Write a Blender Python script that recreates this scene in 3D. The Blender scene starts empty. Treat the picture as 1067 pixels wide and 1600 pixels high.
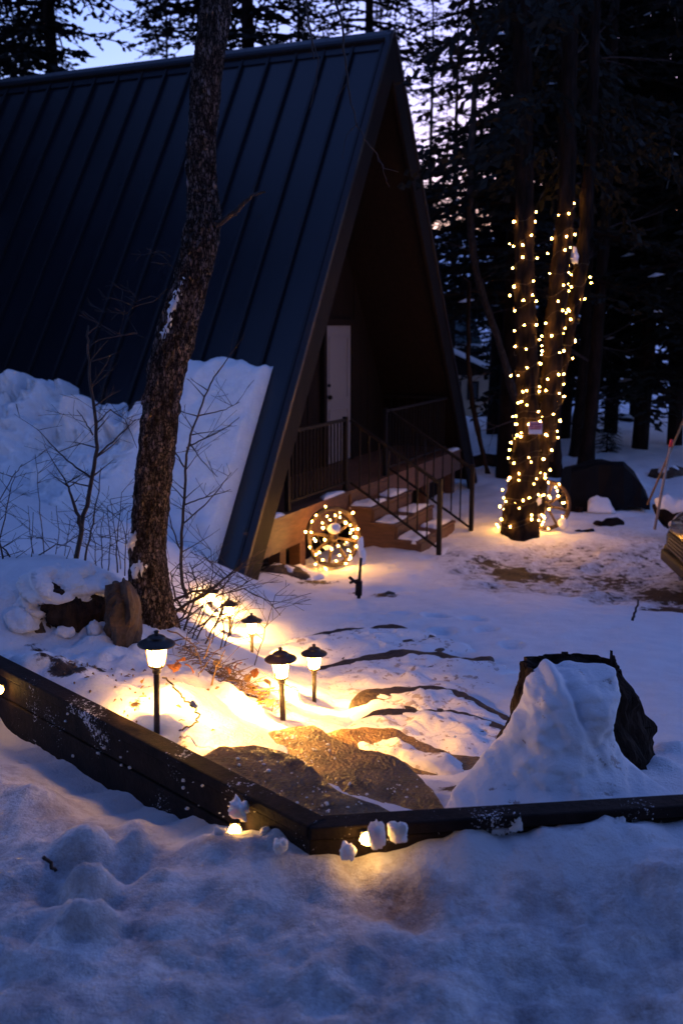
import bpy, math, random
import numpy as np
from mathutils import Vector, Matrix

random.seed(7); rng = np.random.default_rng(11)
scene = bpy.context.scene
COL = scene.collection
R = math.radians

# ------------------------------------------------------------------ camera
PITCH = math.atan((800-505)/1556.0)
cam_d = bpy.data.cameras.new('camera')
cam_d.sensor_fit = 'HORIZONTAL'; cam_d.sensor_width = 24.0; cam_d.lens = 35.0
cam_d.clip_start = 0.05; cam_d.clip_end = 2000
cam_d.dof.use_dof = True; cam_d.dof.focus_distance = 4.3; cam_d.dof.aperture_fstop = 3.0
cam = bpy.data.objects.new('camera', cam_d); COL.objects.link(cam)
cam.location = (0, 0, 0); cam.rotation_euler = (R(90)-PITCH, 0, 0)
scene.camera = cam

# ------------------------------------------------------------------ sky, sun, exposure
SUN_EL, SUN_ROT = R(1.0), R(19)
world = bpy.data.worlds.new('World'); scene.world = world; world.use_nodes = True
wn, wl = world.node_tree.nodes, world.node_tree.links
for n in list(wn): wn.remove(n)
w_out = wn.new('ShaderNodeOutputWorld'); w_bg = wn.new('ShaderNodeBackground')
w_sky = wn.new('ShaderNodeTexSky'); w_sky.sky_type = 'NISHITA'; w_sky.sun_disc = False
w_sky.sun_elevation = SUN_EL; w_sky.sun_rotation = SUN_ROT
w_sky.air_density = 1.0; w_sky.dust_density = 0.6; w_sky.ozone_density = 2.5
w_tint = wn.new('ShaderNodeMix'); w_tint.data_type = 'RGBA'; w_tint.blend_type = 'MULTIPLY'
w_tint.inputs[0].default_value = 1.0
w_tint.inputs[7].default_value = (0.91, 0.84, 1.36, 1)
wl.new(w_sky.outputs[0], w_tint.inputs[6]); wl.new(w_tint.outputs[2], w_bg.inputs[0])
w_bg.inputs[1].default_value = 0.15
wl.new(w_bg.outputs[0], w_out.inputs[0])

sun_d = bpy.data.lights.new('sun', 'SUN'); sun_d.energy = 0.05; sun_d.angle = R(20)
sun_d.color = (0.80, 0.74, 1.0)
sun = bpy.data.objects.new('sun', sun_d); COL.objects.link(sun)
sun.rotation_euler = (R(86), 0, R(180)-SUN_ROT)   # low behind the trees ahead
scene.view_settings.view_transform = 'Standard'; scene.view_settings.look = 'None'
scene.view_settings.exposure = 2.65; scene.view_settings.gamma = 1.0
scene.render.resolution_x = 682; scene.render.resolution_y = 1024
scene.render.engine = 'CYCLES'
scene.cycles.use_light_tree = True
scene.cycles.max_bounces = 4; scene.cycles.diffuse_bounces = 2; scene.cycles.sample_clamp_indirect = 4.0

# ------------------------------------------------------------------ layout helpers
def ray(u, v):
    x = (u-533.5)/1556.0; y = (800.0-v)/1556.0
    return Vector((x, math.cos(PITCH)+y*math.sin(PITCH), -math.sin(PITCH)+y*math.cos(PITCH)))
def at(u, v, Y):
    d = ray(u, v); return d*(Y/d.y)
def atz(u, v, z):
    d = ray(u, v); return d*(z/d.z)
def V(*a): return Vector(a)

# ------------------------------------------------------------------ numpy value noise
def _h(ix, iy, s):
    n = (ix*374761393 + iy*668265263 + s*1274126177) & 0xffffffff
    n = ((n ^ (n >> 13)) * 1274126177) & 0xffffffff
    return ((n ^ (n >> 16)) & 0xffff)/65535.0
def vnoise(x, y, s=0):
    x = np.asarray(x, float); y = np.asarray(y, float)
    ix = np.floor(x).astype(np.int64); iy = np.floor(y).astype(np.int64)
    fx = x-ix; fy = y-iy
    fx = fx*fx*fx*(fx*(fx*6-15)+10); fy = fy*fy*fy*(fy*(fy*6-15)+10)
    a = _h(ix, iy, s); b = _h(ix+1, iy, s); c = _h(ix, iy+1, s); d = _h(ix+1, iy+1, s)
    return (a+(b-a)*fx+(c-a)*fy+(a-b-c+d)*fx*fy)*2-1
def fbm(x, y, s=0, o=4):
    t = 0; a = 1.0
    for i in range(o):
        k = 2.03**i; c, sn = math.cos(i*.9), math.sin(i*.9)
        t = t + a*vnoise((x*c-y*sn)*k+17.3*i, (x*sn+y*c)*k-9.1*i, s+i); a *= .5
    return t
def sstep(a, b, x):
    t = np.clip((x-a)/(b-a), 0, 1); return t*t*(3-2*t)

# ------------------------------------------------------------------ mesh helpers
class MB:
    def __init__(s): s.v = []; s.f = []
    def quad(s, a, b, c, d):
        n = len(s.v); s.v += [a, b, c, d]; s.f.append((n, n+1, n+2, n+3)); return s
    def tri(s, a, b, c):
        n = len(s.v); s.v += [a, b, c]; s.f.append((n, n+1, n+2)); return s
    def hexa(s, p):      # eight corners: bottom 0-3, top 4-7
        n = len(s.v); s.v += [Vector(q) for q in p]
        for f in ((3,2,1,0),(4,5,6,7),(0,1,5,4),(1,2,6,5),(2,3,7,6),(3,0,4,7)):
            s.f.append(tuple(n+i for i in f))
        return s
    def box(s, c, ax, ay, az):   # centre and three half-axis vectors
        c, ax, ay, az = map(Vector, (c, ax, ay, az))
        return s.hexa([c-ax-ay-az, c+ax-ay-az, c+ax+ay-az, c-ax+ay-az, c-ax-ay+az, c+ax-ay+az, c+ax+ay+az, c-ax+ay+az])
    def bar(s, a, b, w, h, up=Vector((0,0,1))):
        a, b = Vector(a), Vector(b); d = (b-a); l = d.length; d /= l
        sd = d.cross(up)
        if sd.length < 1e-4: sd = Vector((1,0,0))
        sd.normalize(); u2 = sd.cross(d)
        return s.box((a+b)/2, d*(l/2), sd*(w/2), u2*(h/2))
    def tube(s, pts, rad, n=6, cap=True, jit=0):
        pts = [Vector(p) for p in pts]; m = len(pts); b0 = len(s.v)
        if not hasattr(rad, '__len__'): rad = [rad]*m
        t0 = (pts[1]-pts[0]).normalized(); ref = Vector((0,0,1)) if abs(t0.z) < .9 else Vector((1,0,0))
        x = t0.cross(ref).normalized()
        for i in range(m):
            t = (pts[min(i+1,m-1)]-pts[max(i-1,0)]).normalized()
            x = (x-t*x.dot(t)); x = x.normalized() if x.length > 1e-6 else t.orthogonal().normalized()
            y = t.cross(x)
            for k in range(n):
                a = 2*math.pi*k/n; r = rad[i]*(1+random.uniform(-jit,jit))
                s.v.append(pts[i]+x*(math.cos(a)*r)+y*(math.sin(a)*r))
        for i in range(m-1):
            for k in range(n):
                k2 = (k+1) % n
                s.f.append((b0+i*n+k, b0+i*n+k2, b0+(i+1)*n+k2, b0+(i+1)*n+k))
        if cap:
            s.f.append(tuple(b0+k for k in reversed(range(n)))); s.f.append(tuple(b0+(m-1)*n+k for k in range(n)))
        return s
    def rings(s, rings, cap=True):
        n = len(rings[0]); b0 = len(s.v)
        for r in rings: s.v += [Vector(p) for p in r]
        for i in range(len(rings)-1):
            for k in range(n):
                k2 = (k+1) % n
                s.f.append((b0+i*n+k, b0+i*n+k2, b0+(i+1)*n+k2, b0+(i+1)*n+k))
        if cap:
            s.f.append(tuple(b0+k for k in reversed(range(n)))); s.f.append(tuple(b0+(len(rings)-1)*n+k for k in range(n)))
        return s
    def lathe(s, prof, n=20, c=(0,0,0)):   # prof: (r, z)
        c = Vector(c)
        return s.rings([[c+Vector((r*math.cos(2*math.pi*k/n), r*math.sin(2*math.pi*k/n), z)) for k in range(n)] for r, z in prof])
    def blob(s, c, rx, ry, rz, seed=0, rough=.25, nu=14, nv=9, flat=None, boxy=0):
        c = Vector(c); rs = []
        for j in range(nv+1):
            th = math.pi*(j/nv); th = min(max(th, .02), math.pi-.02); ring = []
            for k in range(nu):
                a = 2*math.pi*k/nu
                d = Vector((math.sin(th)*math.cos(a), math.sin(th)*math.sin(a), -math.cos(th)))
                q = 1+rough*float(fbm(np.array(d.x*1.7+d.z*.9+seed*3.1), np.array(d.y*1.7-d.z*1.3+seed*1.7), seed, 3))
                if boxy: q *= (.62/max(abs(d.x), abs(d.y), abs(d.z)))**boxy*1.15
                p = Vector((d.x*rx*q, d.y*ry*q, d.z*rz*q))
                if flat is not None and p.z < -flat*rz: p.z = -flat*rz
                ring.append(c+p)
            rs.append(ring)
        return s.rings(rs)
    def mesh(s, name, smooth=False, o=Vector((0,0,0))):
        me = bpy.data.meshes.new(name)
        me.from_pydata([tuple(Vector(p)-o) for p in s.v], [], s.f); me.update()
        if smooth: me.polygons.foreach_set('use_smooth', [True]*len(me.polygons))
        return me
    def build(s, name, mat, parent=None, smooth=False, origin=None):
        o = Vector((0,0,0))
        if parent is not None: o = wloc(parent)
        elif origin == 'base':
            a = np.array([tuple(p) for p in s.v]); o = Vector(((a[:,0].min()+a[:,0].max())/2, (a[:,1].min()+a[:,1].max())/2, a[:,2].min()))
        elif origin is not None: o = Vector(origin)
        ob = bpy.data.objects.new(name, s.mesh(name, smooth, o))
        if mat: ob.data.materials.append(M[mat])
        COL.objects.link(ob)
        if parent is not None: ob.parent = parent
        else: ob.location = o
        return ob
def wloc(o):
    p = Vector(o.location)
    while o.parent: o = o.parent; p += Vector(o.location)
    return p
def tag(o, label, cat, group=None):
    o['label'] = label; o['category'] = cat
    if group: o['group'] = group
    return o
def thing(name, loc, label, cat, group=None, rz=0):
    o = bpy.data.objects.new(name, None); COL.objects.link(o); o.location = loc; o.rotation_euler = (0,0,rz)
    o.empty_display_size = .1
    return tag(o, label, cat, group)
def child(name, me, parent, loc=(0,0,0), rot=None):
    o = bpy.data.objects.new(name, me); COL.objects.link(o); o.parent = parent; o.location = loc
    if rot is not None: o.rotation_euler = rot
    return o
def copy_tree(o, parent=None):
    c = o.copy(); COL.objects.link(c); c.parent = parent
    for ch in list(o.children): copy_tree(ch, c)
    return c
def bevel(o, w, seg=2):
    m = o.modifiers.new('bevel', 'BEVEL'); m.width = w; m.segments = seg; m.limit_method = 'ANGLE'; return o

# ------------------------------------------------------------------ materials
M = {}
def mat(name, c1, c2=None, rough=.7, scale=5, stretch=(1,1,1), bump=0, bscale=40, metal=0, spec=.5, emis=None, estr=0, sss=0, ramp=(.35,.65), rvar=0, coat=0, world=False):
    m = bpy.data.materials.new(name); m.use_nodes = True; nt = m.node_tree; N, Lk = nt.nodes, nt.links
    b = N['Principled BSDF']
    b.inputs['Roughness'].default_value = rough; b.inputs['Metallic'].default_value = metal
    b.inputs['Specular IOR Level'].default_value = spec
    b.inputs['Base Color'].default_value = (*c1, 1)
    if coat: b.inputs['Coat Weight'].default_value = coat; b.inputs['Coat Roughness'].default_value = .1
    if sss:
        b.inputs['Subsurface Weight'].default_value = sss; b.inputs['Subsurface Radius'].default_value = (1,.8,.6); b.inputs['Subsurface Scale'].default_value = .03
    if emis:
        b.inputs['Emission Color'].default_value = (*emis, 1); b.inputs['Emission Strength'].default_value = estr
    if c2 or bump:
        if world:
            tc = N.new('ShaderNodeNewGeometry'); src = tc.outputs['Position']
        else:
            tc = N.new('ShaderNodeTexCoord'); src = tc.outputs['Object']
        mp = N.new('ShaderNodeMapping'); mp.inputs['Scale'].default_value = stretch
        Lk.new(src, mp.inputs[0])
    if c2:
        nz = N.new('ShaderNodeTexNoise'); nz.inputs['Scale'].default_value = scale; nz.inputs['Detail'].default_value = 6
        nz.inputs['Roughness'].default_value = .65
        Lk.new(mp.outputs[0], nz.inputs['Vector'])
        cr = N.new('ShaderNodeValToRGB'); cr.color_ramp.elements[0].position = ramp[0]; cr.color_ramp.elements[1].position = ramp[1]
        cr.color_ramp.elements[0].color = (*c1, 1); cr.color_ramp.elements[1].color = (*c2, 1)
        Lk.new(nz.outputs[0], cr.inputs[0]); Lk.new(cr.outputs[0], b.inputs['Base Color'])
        if rvar:
            mr = N.new('ShaderNodeMapRange'); mr.inputs['To Min'].default_value = rough-rvar; mr.inputs['To Max'].default_value = rough+rvar
            Lk.new(nz.outputs[0], mr.inputs[0]); Lk.new(mr.outputs[0], b.inputs['Roughness'])
    if bump:
        n2 = N.new('ShaderNodeTexNoise'); n2.inputs['Scale'].default_value = bscale; n2.inputs['Detail'].default_value = 5
        Lk.new(mp.outputs[0], n2.inputs['Vector'])
        bp = N.new('ShaderNodeBump'); bp.inputs['Strength'].default_value = bump; bp.inputs['Distance'].default_value = .02
        Lk.new(n2.outputs[0], bp.inputs['Height']); Lk.new(bp.outputs[0], b.inputs['Normal'])
    M[name] = m; return m

WARM = (1.0, .50, .12)
mat('snow', (.78,.80,.84), (.86,.87,.90), rough=.75, scale=9, bump=.6, bscale=48, spec=.3)
mat('snow_ice', (.80,.82,.84), rough=.6, bump=.3, bscale=45, sss=.6, spec=.35)
mat('roof_metal', (.0025,.0035,.008), (.0035,.005,.011), rough=.30, scale=1.2, stretch=(1,1,.3), metal=.0, spec=.62, rvar=.05, world=True)
mat('seam_metal', (.004,.005,.009), rough=.5, spec=.4)
mat('trim_metal', (.012,.009,.012), rough=.35, spec=.4)
mat('rake_board', (.008,.006,.0065), (.013,.010,.010), rough=.65, spec=.12, scale=8, stretch=(1,1,.2), bump=.1, world=True)
mat('dark_wood', (.009,.0065,.006), (.017,.011,.010), spec=.1, rough=.8, scale=6, stretch=(4,4,.4), bump=.2, world=True)
mat('deck_wood', (.075,.034,.020), (.13,.060,.034), rough=.6, scale=7, stretch=(1,1,5), bump=.25, world=True)
mat('door_white', (.20,.20,.23), rough=.5, spec=.2)
mat('glass_dark', (.01,.011,.014), rough=.12, spec=.6)
mat('iron', (.008,.007,.008), (.015,.012,.012), rough=.5, scale=30, spec=.1)
mat('lamp_metal', (.016,.010,.008), (.032,.020,.014), rough=.42, scale=30, bump=.08, bscale=120, spec=.5)
mat('lens', (.9,.8,.6), rough=.4, emis=(1.0,.50,.11), estr=1.0)
mat('lens_small', (.9,.8,.6), rough=.4, emis=(1.0,.50,.11), estr=6.0)
mat('bulb', (.9,.7,.4), rough=.3, emis=(1.0,.44,.07), estr=1.0)
mat('bark', (.008,.0055,.005), (.085,.058,.050), rough=.85, scale=34, stretch=(1,1,.38), bump=1.0, bscale=55, ramp=(.42,.76), world=True)
mat('bark_dark', (.006,.0045,.004), (.026,.017,.014), spec=.08, rough=.95, scale=10, stretch=(1,1,.3), bump=.6, bscale=14, world=True)
mat('bark_stump', (.010,.007,.006), (.045,.028,.020), spec=.15, rough=.9, scale=20, stretch=(1,1,.3), bump=.9, bscale=30, world=True)
mat('twig', (.018,.011,.010), (.05,.03,.025), rough=.7, scale=12)
mat('twig_pale', (.16,.10,.055), (.24,.15,.08), rough=.7, scale=12)
mat('needles', (.005,.006,.005), (.013,.014,.011), rough=.75, scale=1.5, spec=.2)
mat('timber_plain', (.030,.019,.016), (.075,.048,.040), rough=.55, scale=7, stretch=(1,1,1), bump=.3, bscale=35, spec=.4, world=True)
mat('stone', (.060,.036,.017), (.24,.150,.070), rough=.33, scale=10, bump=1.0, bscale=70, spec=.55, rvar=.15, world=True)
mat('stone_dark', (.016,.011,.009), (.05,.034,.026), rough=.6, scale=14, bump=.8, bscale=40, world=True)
mat('rock', (.020,.013,.009), (.11,.070,.042), rough=.8, scale=9, bump=.8, bscale=22, world=True)
mat('leaf_orange', (.42,.13,.025), (.50,.22,.05), rough=.6, scale=20)
mat('leaf_tan', (.30,.17,.06), (.42,.27,.10), rough=.7, scale=20)
mat('wheel_wood', (.035,.020,.013), (.07,.042,.028), rough=.7, scale=20)
mat('black_tarp', (.003,.003,.004), (.006,.006,.008), spec=.12, rough=.7, bump=.3, bscale=8)
mat('stake_pale', (.36,.27,.23), rough=.6)
mat('stake_brown', (.22,.13,.06), rough=.7)
mat('red_paint', (.55,.03,.05), rough=.5)
mat('cream_wall', (.36,.27,.20), (.42,.32,.24), rough=.8, scale=3)
mat('green_roof', (.015,.05,.05), rough=.5)
mat('sign_white', (.75,.72,.74), rough=.5)
mat('sign_red', (.62,.25,.30), rough=.5)
mat('sign_ink', (.25,.06,.09), rough=.6)
mat('car_paint', (.020,.018,.020), rough=.25, spec=.6, coat=.8)
mat('car_black', (.012,.012,.013), rough=.6)
mat('tyre', (.015,.015,.016), rough=.85, bump=.3, bscale=30)
mat('rim', (.25,.25,.27), rough=.3, metal=.9)
mat('headlight', (.5,.5,.52), rough=.08, spec=.8)
mat('cable', (.03,.022,.016), rough=.5)
mat('tag_white', (.7,.7,.68), rough=.4)

# snow ground: colour of the snow, and earth, grit and stains by two vertex attributes
def ground_mat():
    m = bpy.data.materials.new('snow_ground'); m.use_nodes = True; N, Lk = m.node_tree.nodes, m.node_tree.links
    b = N['Principled BSDF']; b.inputs['Roughness'].default_value = .7; b.inputs['Specular IOR Level'].default_value = .3
    g = N.new('ShaderNodeNewGeometry')
    def noise(sc, det=5, ro=.6):
        n = N.new('ShaderNodeTexNoise'); n.inputs['Scale'].default_value = sc; n.inputs['Detail'].default_value = det; n.inputs['Roughness'].default_value = ro
        Lk.new(g.outputs['Position'], n.inputs['Vector']); return n
    def math_(op, a, bb):
        n = N.new('ShaderNodeMath'); n.operation = op
        for i, q in enumerate((a, bb)):
            if isinstance(q, (int, float)): n.inputs[i].default_value = q
            else: Lk.new(q, n.inputs[i])
        return n.outputs[0]
    def ramp(x, a, c, ca, cb):
        r = N.new('ShaderNodeValToRGB'); r.color_ramp.elements[0].position = a; r.color_ramp.elements[1].position = c
        r.color_ramp.elements[0].color = (*ca, 1); r.color_ramp.elements[1].color = (*cb, 1); Lk.new(x, r.inputs[0]); return r.outputs[0]
    def mix(f, a, c):
        n = N.new('ShaderNodeMix'); n.data_type = 'RGBA'; Lk.new(f, n.inputs[0]); Lk.new(a, n.inputs[6]); Lk.new(c, n.inputs[7]); return n.outputs[2]
    snow = ramp(noise(6).outputs[0], .3, .7, (.76,.78,.83), (.87,.88,.91))
    at1 = N.new('ShaderNodeAttribute'); at1.attribute_name = 'earth'
    at2 = N.new('ShaderNodeAttribute'); at2.attribute_name = 'stain'
    nz = noise(9, 8, .7).outputs[0]
    stainf = ramp(math_('ADD', math_('MULTIPLY', at2.outputs['Fac'], .72), math_('MULTIPLY', math_('SUBTRACT', noise(15, 9, .80).outputs[0], .5), 1.6)), .20, .75, (0,0,0), (.9,.9,.9))
    stcol = ramp(nz, .3, .7, (.16,.10,.075), (.34,.26,.22))
    slf = ramp(math_('MULTIPLY', math_('MINIMUM', math_('MULTIPLY', at2.outputs['Fac'], 2.6), 1.0), noise(5.5, 9, .72).outputs[0]), .44, .64, (0,0,0), (.8,.8,.8))
    snow = mix(slf, snow, ramp(noise(30).outputs[0], .35, .65, (.30,.31,.37), (.50,.51,.57)))
    c = mix(stainf, snow, stcol)
    e = math_('ADD', at1.outputs['Fac'], math_('MULTIPLY', math_('SUBTRACT', nz, .5), 1.3))
    ef = ramp(e, .46, .58, (0,0,0), (1,1,1))
    ecol = ramp(noise(22, 6).outputs[0], .35, .65, (.026,.017,.013), (.085,.050,.032))
    c = mix(ef, c, ecol)
    Lk.new(c, b.inputs['Base Color'])
    bp = N.new('ShaderNodeBump'); bp.inputs['Strength'].default_value = .6; bp.inputs['Distance'].default_value = .022
    hh = math_('ADD', noise(38, 6, .65).outputs[0], math_('MULTIPLY', noise(130, 3).outputs[0], .35))
    Lk.new(hh, bp.inputs['Height']); Lk.new(bp.outputs[0], b.inputs['Normal'])
    M['ground'] = m
ground_mat()
def glass_lens():
    nt = M['lens'].node_tree; N, Lk = nt.nodes, nt.links
    tr_ = N.new('ShaderNodeBsdfTransparent'); mx = N.new('ShaderNodeMixShader'); mx.inputs[0].default_value = .5
    Lk.new(tr_.outputs[0], mx.inputs[1]); Lk.new(N['Principled BSDF'].outputs[0], mx.inputs[2]); Lk.new(mx.outputs[0], N['Material Output'].inputs[0])
glass_lens()
def frosted(name, c1, c2, thr, rough, base_stretch=(1,1,1), snowc=(.72,.74,.80), big=3.0, fine=55):
    m = bpy.data.materials.new(name); m.use_nodes = True; N, Lk = m.node_tree.nodes, m.node_tree.links
    b = N['Principled BSDF']; b.inputs['Roughness'].default_value = rough; b.inputs['Specular IOR Level'].default_value = .2
    g = N.new('ShaderNodeNewGeometry')
    def noise(sc, det=6, ro=.65):
        n = N.new('ShaderNodeTexNoise'); n.inputs['Scale'].default_value = sc; n.inputs['Detail'].default_value = det; n.inputs['Roughness'].default_value = ro
        Lk.new(g.outputs['Position'], n.inputs['Vector']); return n.outputs[0]
    def ramp(x, a, c, ca, cb):
        r = N.new('ShaderNodeValToRGB'); r.color_ramp.elements[0].position = a; r.color_ramp.elements[1].position = c
        r.color_ramp.elements[0].color = (*ca, 1); r.color_ramp.elements[1].color = (*cb, 1); Lk.new(x, r.inputs[0]); return r.outputs[0]
    base = ramp(noise(13), .35, .65, c1, c2)
    ad = N.new('ShaderNodeMath'); ad.operation = 'ADD'; Lk.new(ramp(noise(big, 3), .3, .7, (0,0,0), (.5,.5,.5)), ad.inputs[0]); Lk.new(noise(fine, 4, .7), ad.inputs[1])
    f = ramp(ad.outputs[0], thr, thr+.06, (0,0,0), (1,1,1))
    mx = N.new('ShaderNodeMix'); mx.data_type = 'RGBA'; Lk.new(f, mx.inputs[0]); Lk.new(base, mx.inputs[6]); mx.inputs[7].default_value = (*snowc, 1)
    Lk.new(mx.outputs[2], b.inputs['Base Color'])
    bp = N.new('ShaderNodeBump'); bp.inputs['Strength'].default_value = .5; bp.inputs['Distance'].default_value = .012
    Lk.new(noise(48, 6), bp.inputs['Height']); Lk.new(bp.outputs[0], b.inputs['Normal']); M[name] = m
def bark_mat():
    m = bpy.data.materials.new('bark_fg'); m.use_nodes = True; N, Lk = m.node_tree.nodes, m.node_tree.links
    b = N['Principled BSDF']; b.inputs['Roughness'].default_value = .9; b.inputs['Specular IOR Level'].default_value = .2
    g = N.new('ShaderNodeNewGeometry'); mp = N.new('ShaderNodeMapping'); mp.inputs['Scale'].default_value = (1,1,.42); Lk.new(g.outputs['Position'], mp.inputs[0])
    nz = N.new('ShaderNodeTexNoise'); nz.inputs['Scale'].default_value = 30; nz.inputs['Detail'].default_value = 8; nz.inputs['Roughness'].default_value = .7; Lk.new(mp.outputs[0], nz.inputs['Vector'])
    mix = N.new('ShaderNodeMix'); mix.data_type = 'VECTOR'; mix.inputs[0].default_value = .06; Lk.new(mp.outputs[0], mix.inputs[4]); Lk.new(nz.outputs[1], mix.inputs[5])
    vo = N.new('ShaderNodeTexVoronoi'); vo.feature = 'DISTANCE_TO_EDGE'; vo.inputs['Scale'].default_value = 62; Lk.new(mix.outputs[1], vo.inputs['Vector'])
    cr = N.new('ShaderNodeValToRGB'); cr.color_ramp.elements[0].position = .02; cr.color_ramp.elements[1].position = .22; Lk.new(vo.outputs[0], cr.inputs[0])
    c2 = N.new('ShaderNodeValToRGB'); c2.color_ramp.elements[0].position = .42; c2.color_ramp.elements[1].position = .72
    c2.color_ramp.elements[0].color = (.055,.037,.031,1); c2.color_ramp.elements[1].color = (.42,.33,.31,1); Lk.new(nz.outputs[0], c2.inputs[0])
    mx = N.new('ShaderNodeMix'); mx.data_type = 'RGBA'; Lk.new(cr.outputs[0], mx.inputs[0]); mx.inputs[6].default_value = (.008,.006,.005,1); Lk.new(c2.outputs[0], mx.inputs[7]); Lk.new(mx.outputs[2], b.inputs['Base Color'])
    ad = N.new('ShaderNodeMath'); ad.operation = 'ADD'; Lk.new(cr.outputs[0], ad.inputs[0]); Lk.new(nz.outputs[0], ad.inputs[1])
    bp = N.new('ShaderNodeBump'); bp.inputs['Strength'].default_value = .9; bp.inputs['Distance'].default_value = .012; Lk.new(ad.outputs[0], bp.inputs['Height']); Lk.new(bp.outputs[0], b.inputs['Normal']); M['bark_fg'] = m
bark_mat()
frosted('timber_icy', (.007,.0048,.0045), (.024,.015,.013), .87, .75, big=6.0, fine=75)
frosted('snow_soiled', (.30,.25,.24), (.60,.58,.60), .47, .75, snowc=(.79,.80,.84), big=6, fine=30)
frosted('timber', (.007,.0048,.0045), (.024,.015,.013), .95, .75, fine=90)
frosted('snow_dirty', (.36,.31,.30), (.56,.53,.54), .54, .75, snowc=(.80,.81,.85), big=7, fine=28)
M['lens'].node_tree.nodes['Principled BSDF'].inputs['Emission Strength'].default_value = 22.0
M['bulb'].node_tree.nodes['Principled BSDF'].inputs['Emission Strength'].default_value = 34.0

# ------------------------------------------------------------------ cabin frame of reference
ZF = -2.5
L0 = atz(372, 900, ZF); R0 = atz(735, 735, ZF)
GD = (R0-L0); GW = GD.length; GD = GD/GW            # along the gable, left foot to right foot
GN = Vector((-GD.y, GD.x, 0))                       # along the ridge, away to the left
AP = (L0+R0)/2; AP.z = 3.61                         # apex of the gable
ZDECK = -2.05
UPL = (AP-L0).normalized(); SLOPE = (AP-L0).length
NL = Vector((-GD.x, -GD.y, 0))*math.sin(math.atan2(AP.z-ZF, GW/2)) + Vector((0,0,1))*math.cos(math.atan2(AP.z-ZF, GW/2))
def G(s, t, z): return L0+GD*s+GN*t+Vector((0,0,z-ZF))   # s along gable, t back along ridge, z

# ------------------------------------------------------------------ ground
LAMPS = [(245,1122,3.55), (442,1128,4.15), (491,1102,5.10), (394,1036,6.35), (360,1002,7.45), (331,975,8.4)]
CORNER = atz(485, 1290, -1.45); BEAM_L = atz(-160, 957.5, -1.45); BEAM_R = atz(1250, 1244, -1.45)
ctrl = []
def cz(u, v, z): p = atz(u, v, z); ctrl.append(tuple(p))
def cy_(u, v, Y, dz=0): p = at(u, v, Y); ctrl.append((p.x, p.y, p.z+dz))
for q in [(533,1600,-1.62),(-50,1600,-1.60),(1110,1600,-1.62),(533,1430,-1.63),(0,1420,-1.58),(1067,1430,-1.60),(90,1290,-1.60),(230,1290,-1.63),
          (-100,1180,-1.66),(400,1318,-1.62),(560,1325,-1.62),(800,1325,-1.60),(1000,1330,-1.56),(1200,1320,-1.56)]: cz(*q)
for x, y in [(-3,0),(3,0),(0,-2),(-6,-5),(6,-5),(0,-20),(-20,-20),(20,-20),(-40,5),(0,-60),(-60,-60),(60,-60)]: ctrl.append((x, y, -1.62))
for u, v, Y in LAMPS: cy_(u, v, Y)
for q in [(70,1075,3.9),(150,1120,3.62),(-150,960,4.9),(10,985,4.7),(105,893,5.15),(40,918,5.1),(160,905,5.35),(110,1003,4.75),(60,1000,4.75),(-80,880,5.6),(200,1010,4.7),(310,1130,3.65),(340,1060,4.6),
          (235,960,5.2),(120,870,5.9),(0,880,6.6),(100,845,7.6),(230,840,8.2),(-200,820,8),(330,900,8.6),(420,960,7.9),(300,960,7.4)]: cy_(*q)
for q in [(380,1190,-1.62),(480,1240,-1.62),(560,1200,-1.78),(660,1190,-1.94),(680,1110,-2.08),(650,1045,-2.20),(620,1000,-2.30),(700,1260,-1.72),
          (560,1100,-2.08),(540,1040,-2.16),(560,985,-2.34)]: cz(*q)
for q in [(1040,1215,-1.60),(1180,1200,-1.62),(850,1200,-1.62),(1030,1120,-1.92),(850,1060,-2.10),(900,1010,-2.25),(1067,1040,-2.20),(780,975,-2.38),(700,945,-2.50),(880,958,-2.46),
          (1067,985,-2.44),(1250,1010,-2.40),(1400,1100,-2.2)]: cz(*q)
for q in [(800,915,-2.86),(950,925,-2.86),(1067,940,-2.86),(1250,930,-2.86),(850,870,-2.82),(1000,875,-2.84),(800,838,-2.72),(870,828,-2.73),(950,815,-2.76),(700,895,-2.80),(600,905,-2.74),
          (520,893,-2.72),(450,925,-2.66),(400,905,-2.58),(560,945,-2.62),(1067,800,-2.8),(950,785,-2.78),(760,760,-2.75),(640,800,-2.8)]: cz(*q)
for q in [(950,730,17.5),(900,690,21),(1100,690,22),(780,690,22),(900,648,30),(1067,640,33),(735,655,38),(790,650,36),(1200,660,30)]: cy_(*q)
for s in (1, 4, 7):
    for t in (1.5, 5, 9): p = G(s, t, -2.8); ctrl.append(tuple(p))
for t in (2.5, 5, 8): p = G(-.6, t, -1.75+.03*t); ctrl.append(tuple(p))
for x, y, z in [(-20,20,-1.5),(-20,45,-1),(0,60,-2.2),(20,60,-2.2),(60,60,-1),(-60,60,2),(0,110,4),(60,110,6),(-60,110,6),(0,250,22),(150,250,26),(-150,250,26),(150,60,8),(-150,60,8),(25,10,-2.7),(60,5,-2),(-150,-60,0),(150,-60,0)]: ctrl.append((x, y, z))
ctrl = np.array(ctrl)
def phi(r): return np.sqrt(r*r+.16)
_d = np.hypot(ctrl[:,None,0]-ctrl[None,:,0], ctrl[:,None,1]-ctrl[None,:,1])
n_ = len(ctrl); A_ = np.zeros((n_+1, n_+1)); A_[:n_,:n_] = phi(_d)-np.eye(n_)*.04; A_[:n_, n_] = 1; A_[n_, :n_] = 1
W_ = np.linalg.solve(A_, np.append(ctrl[:,2], 0))
def base_h(x, y):
    h = np.full(np.shape(x), W_[n_])
    for i in range(n_): h = h+W_[i]*phi(np.hypot(x-ctrl[i,0], y-ctrl[i,1]))
    return h
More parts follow.
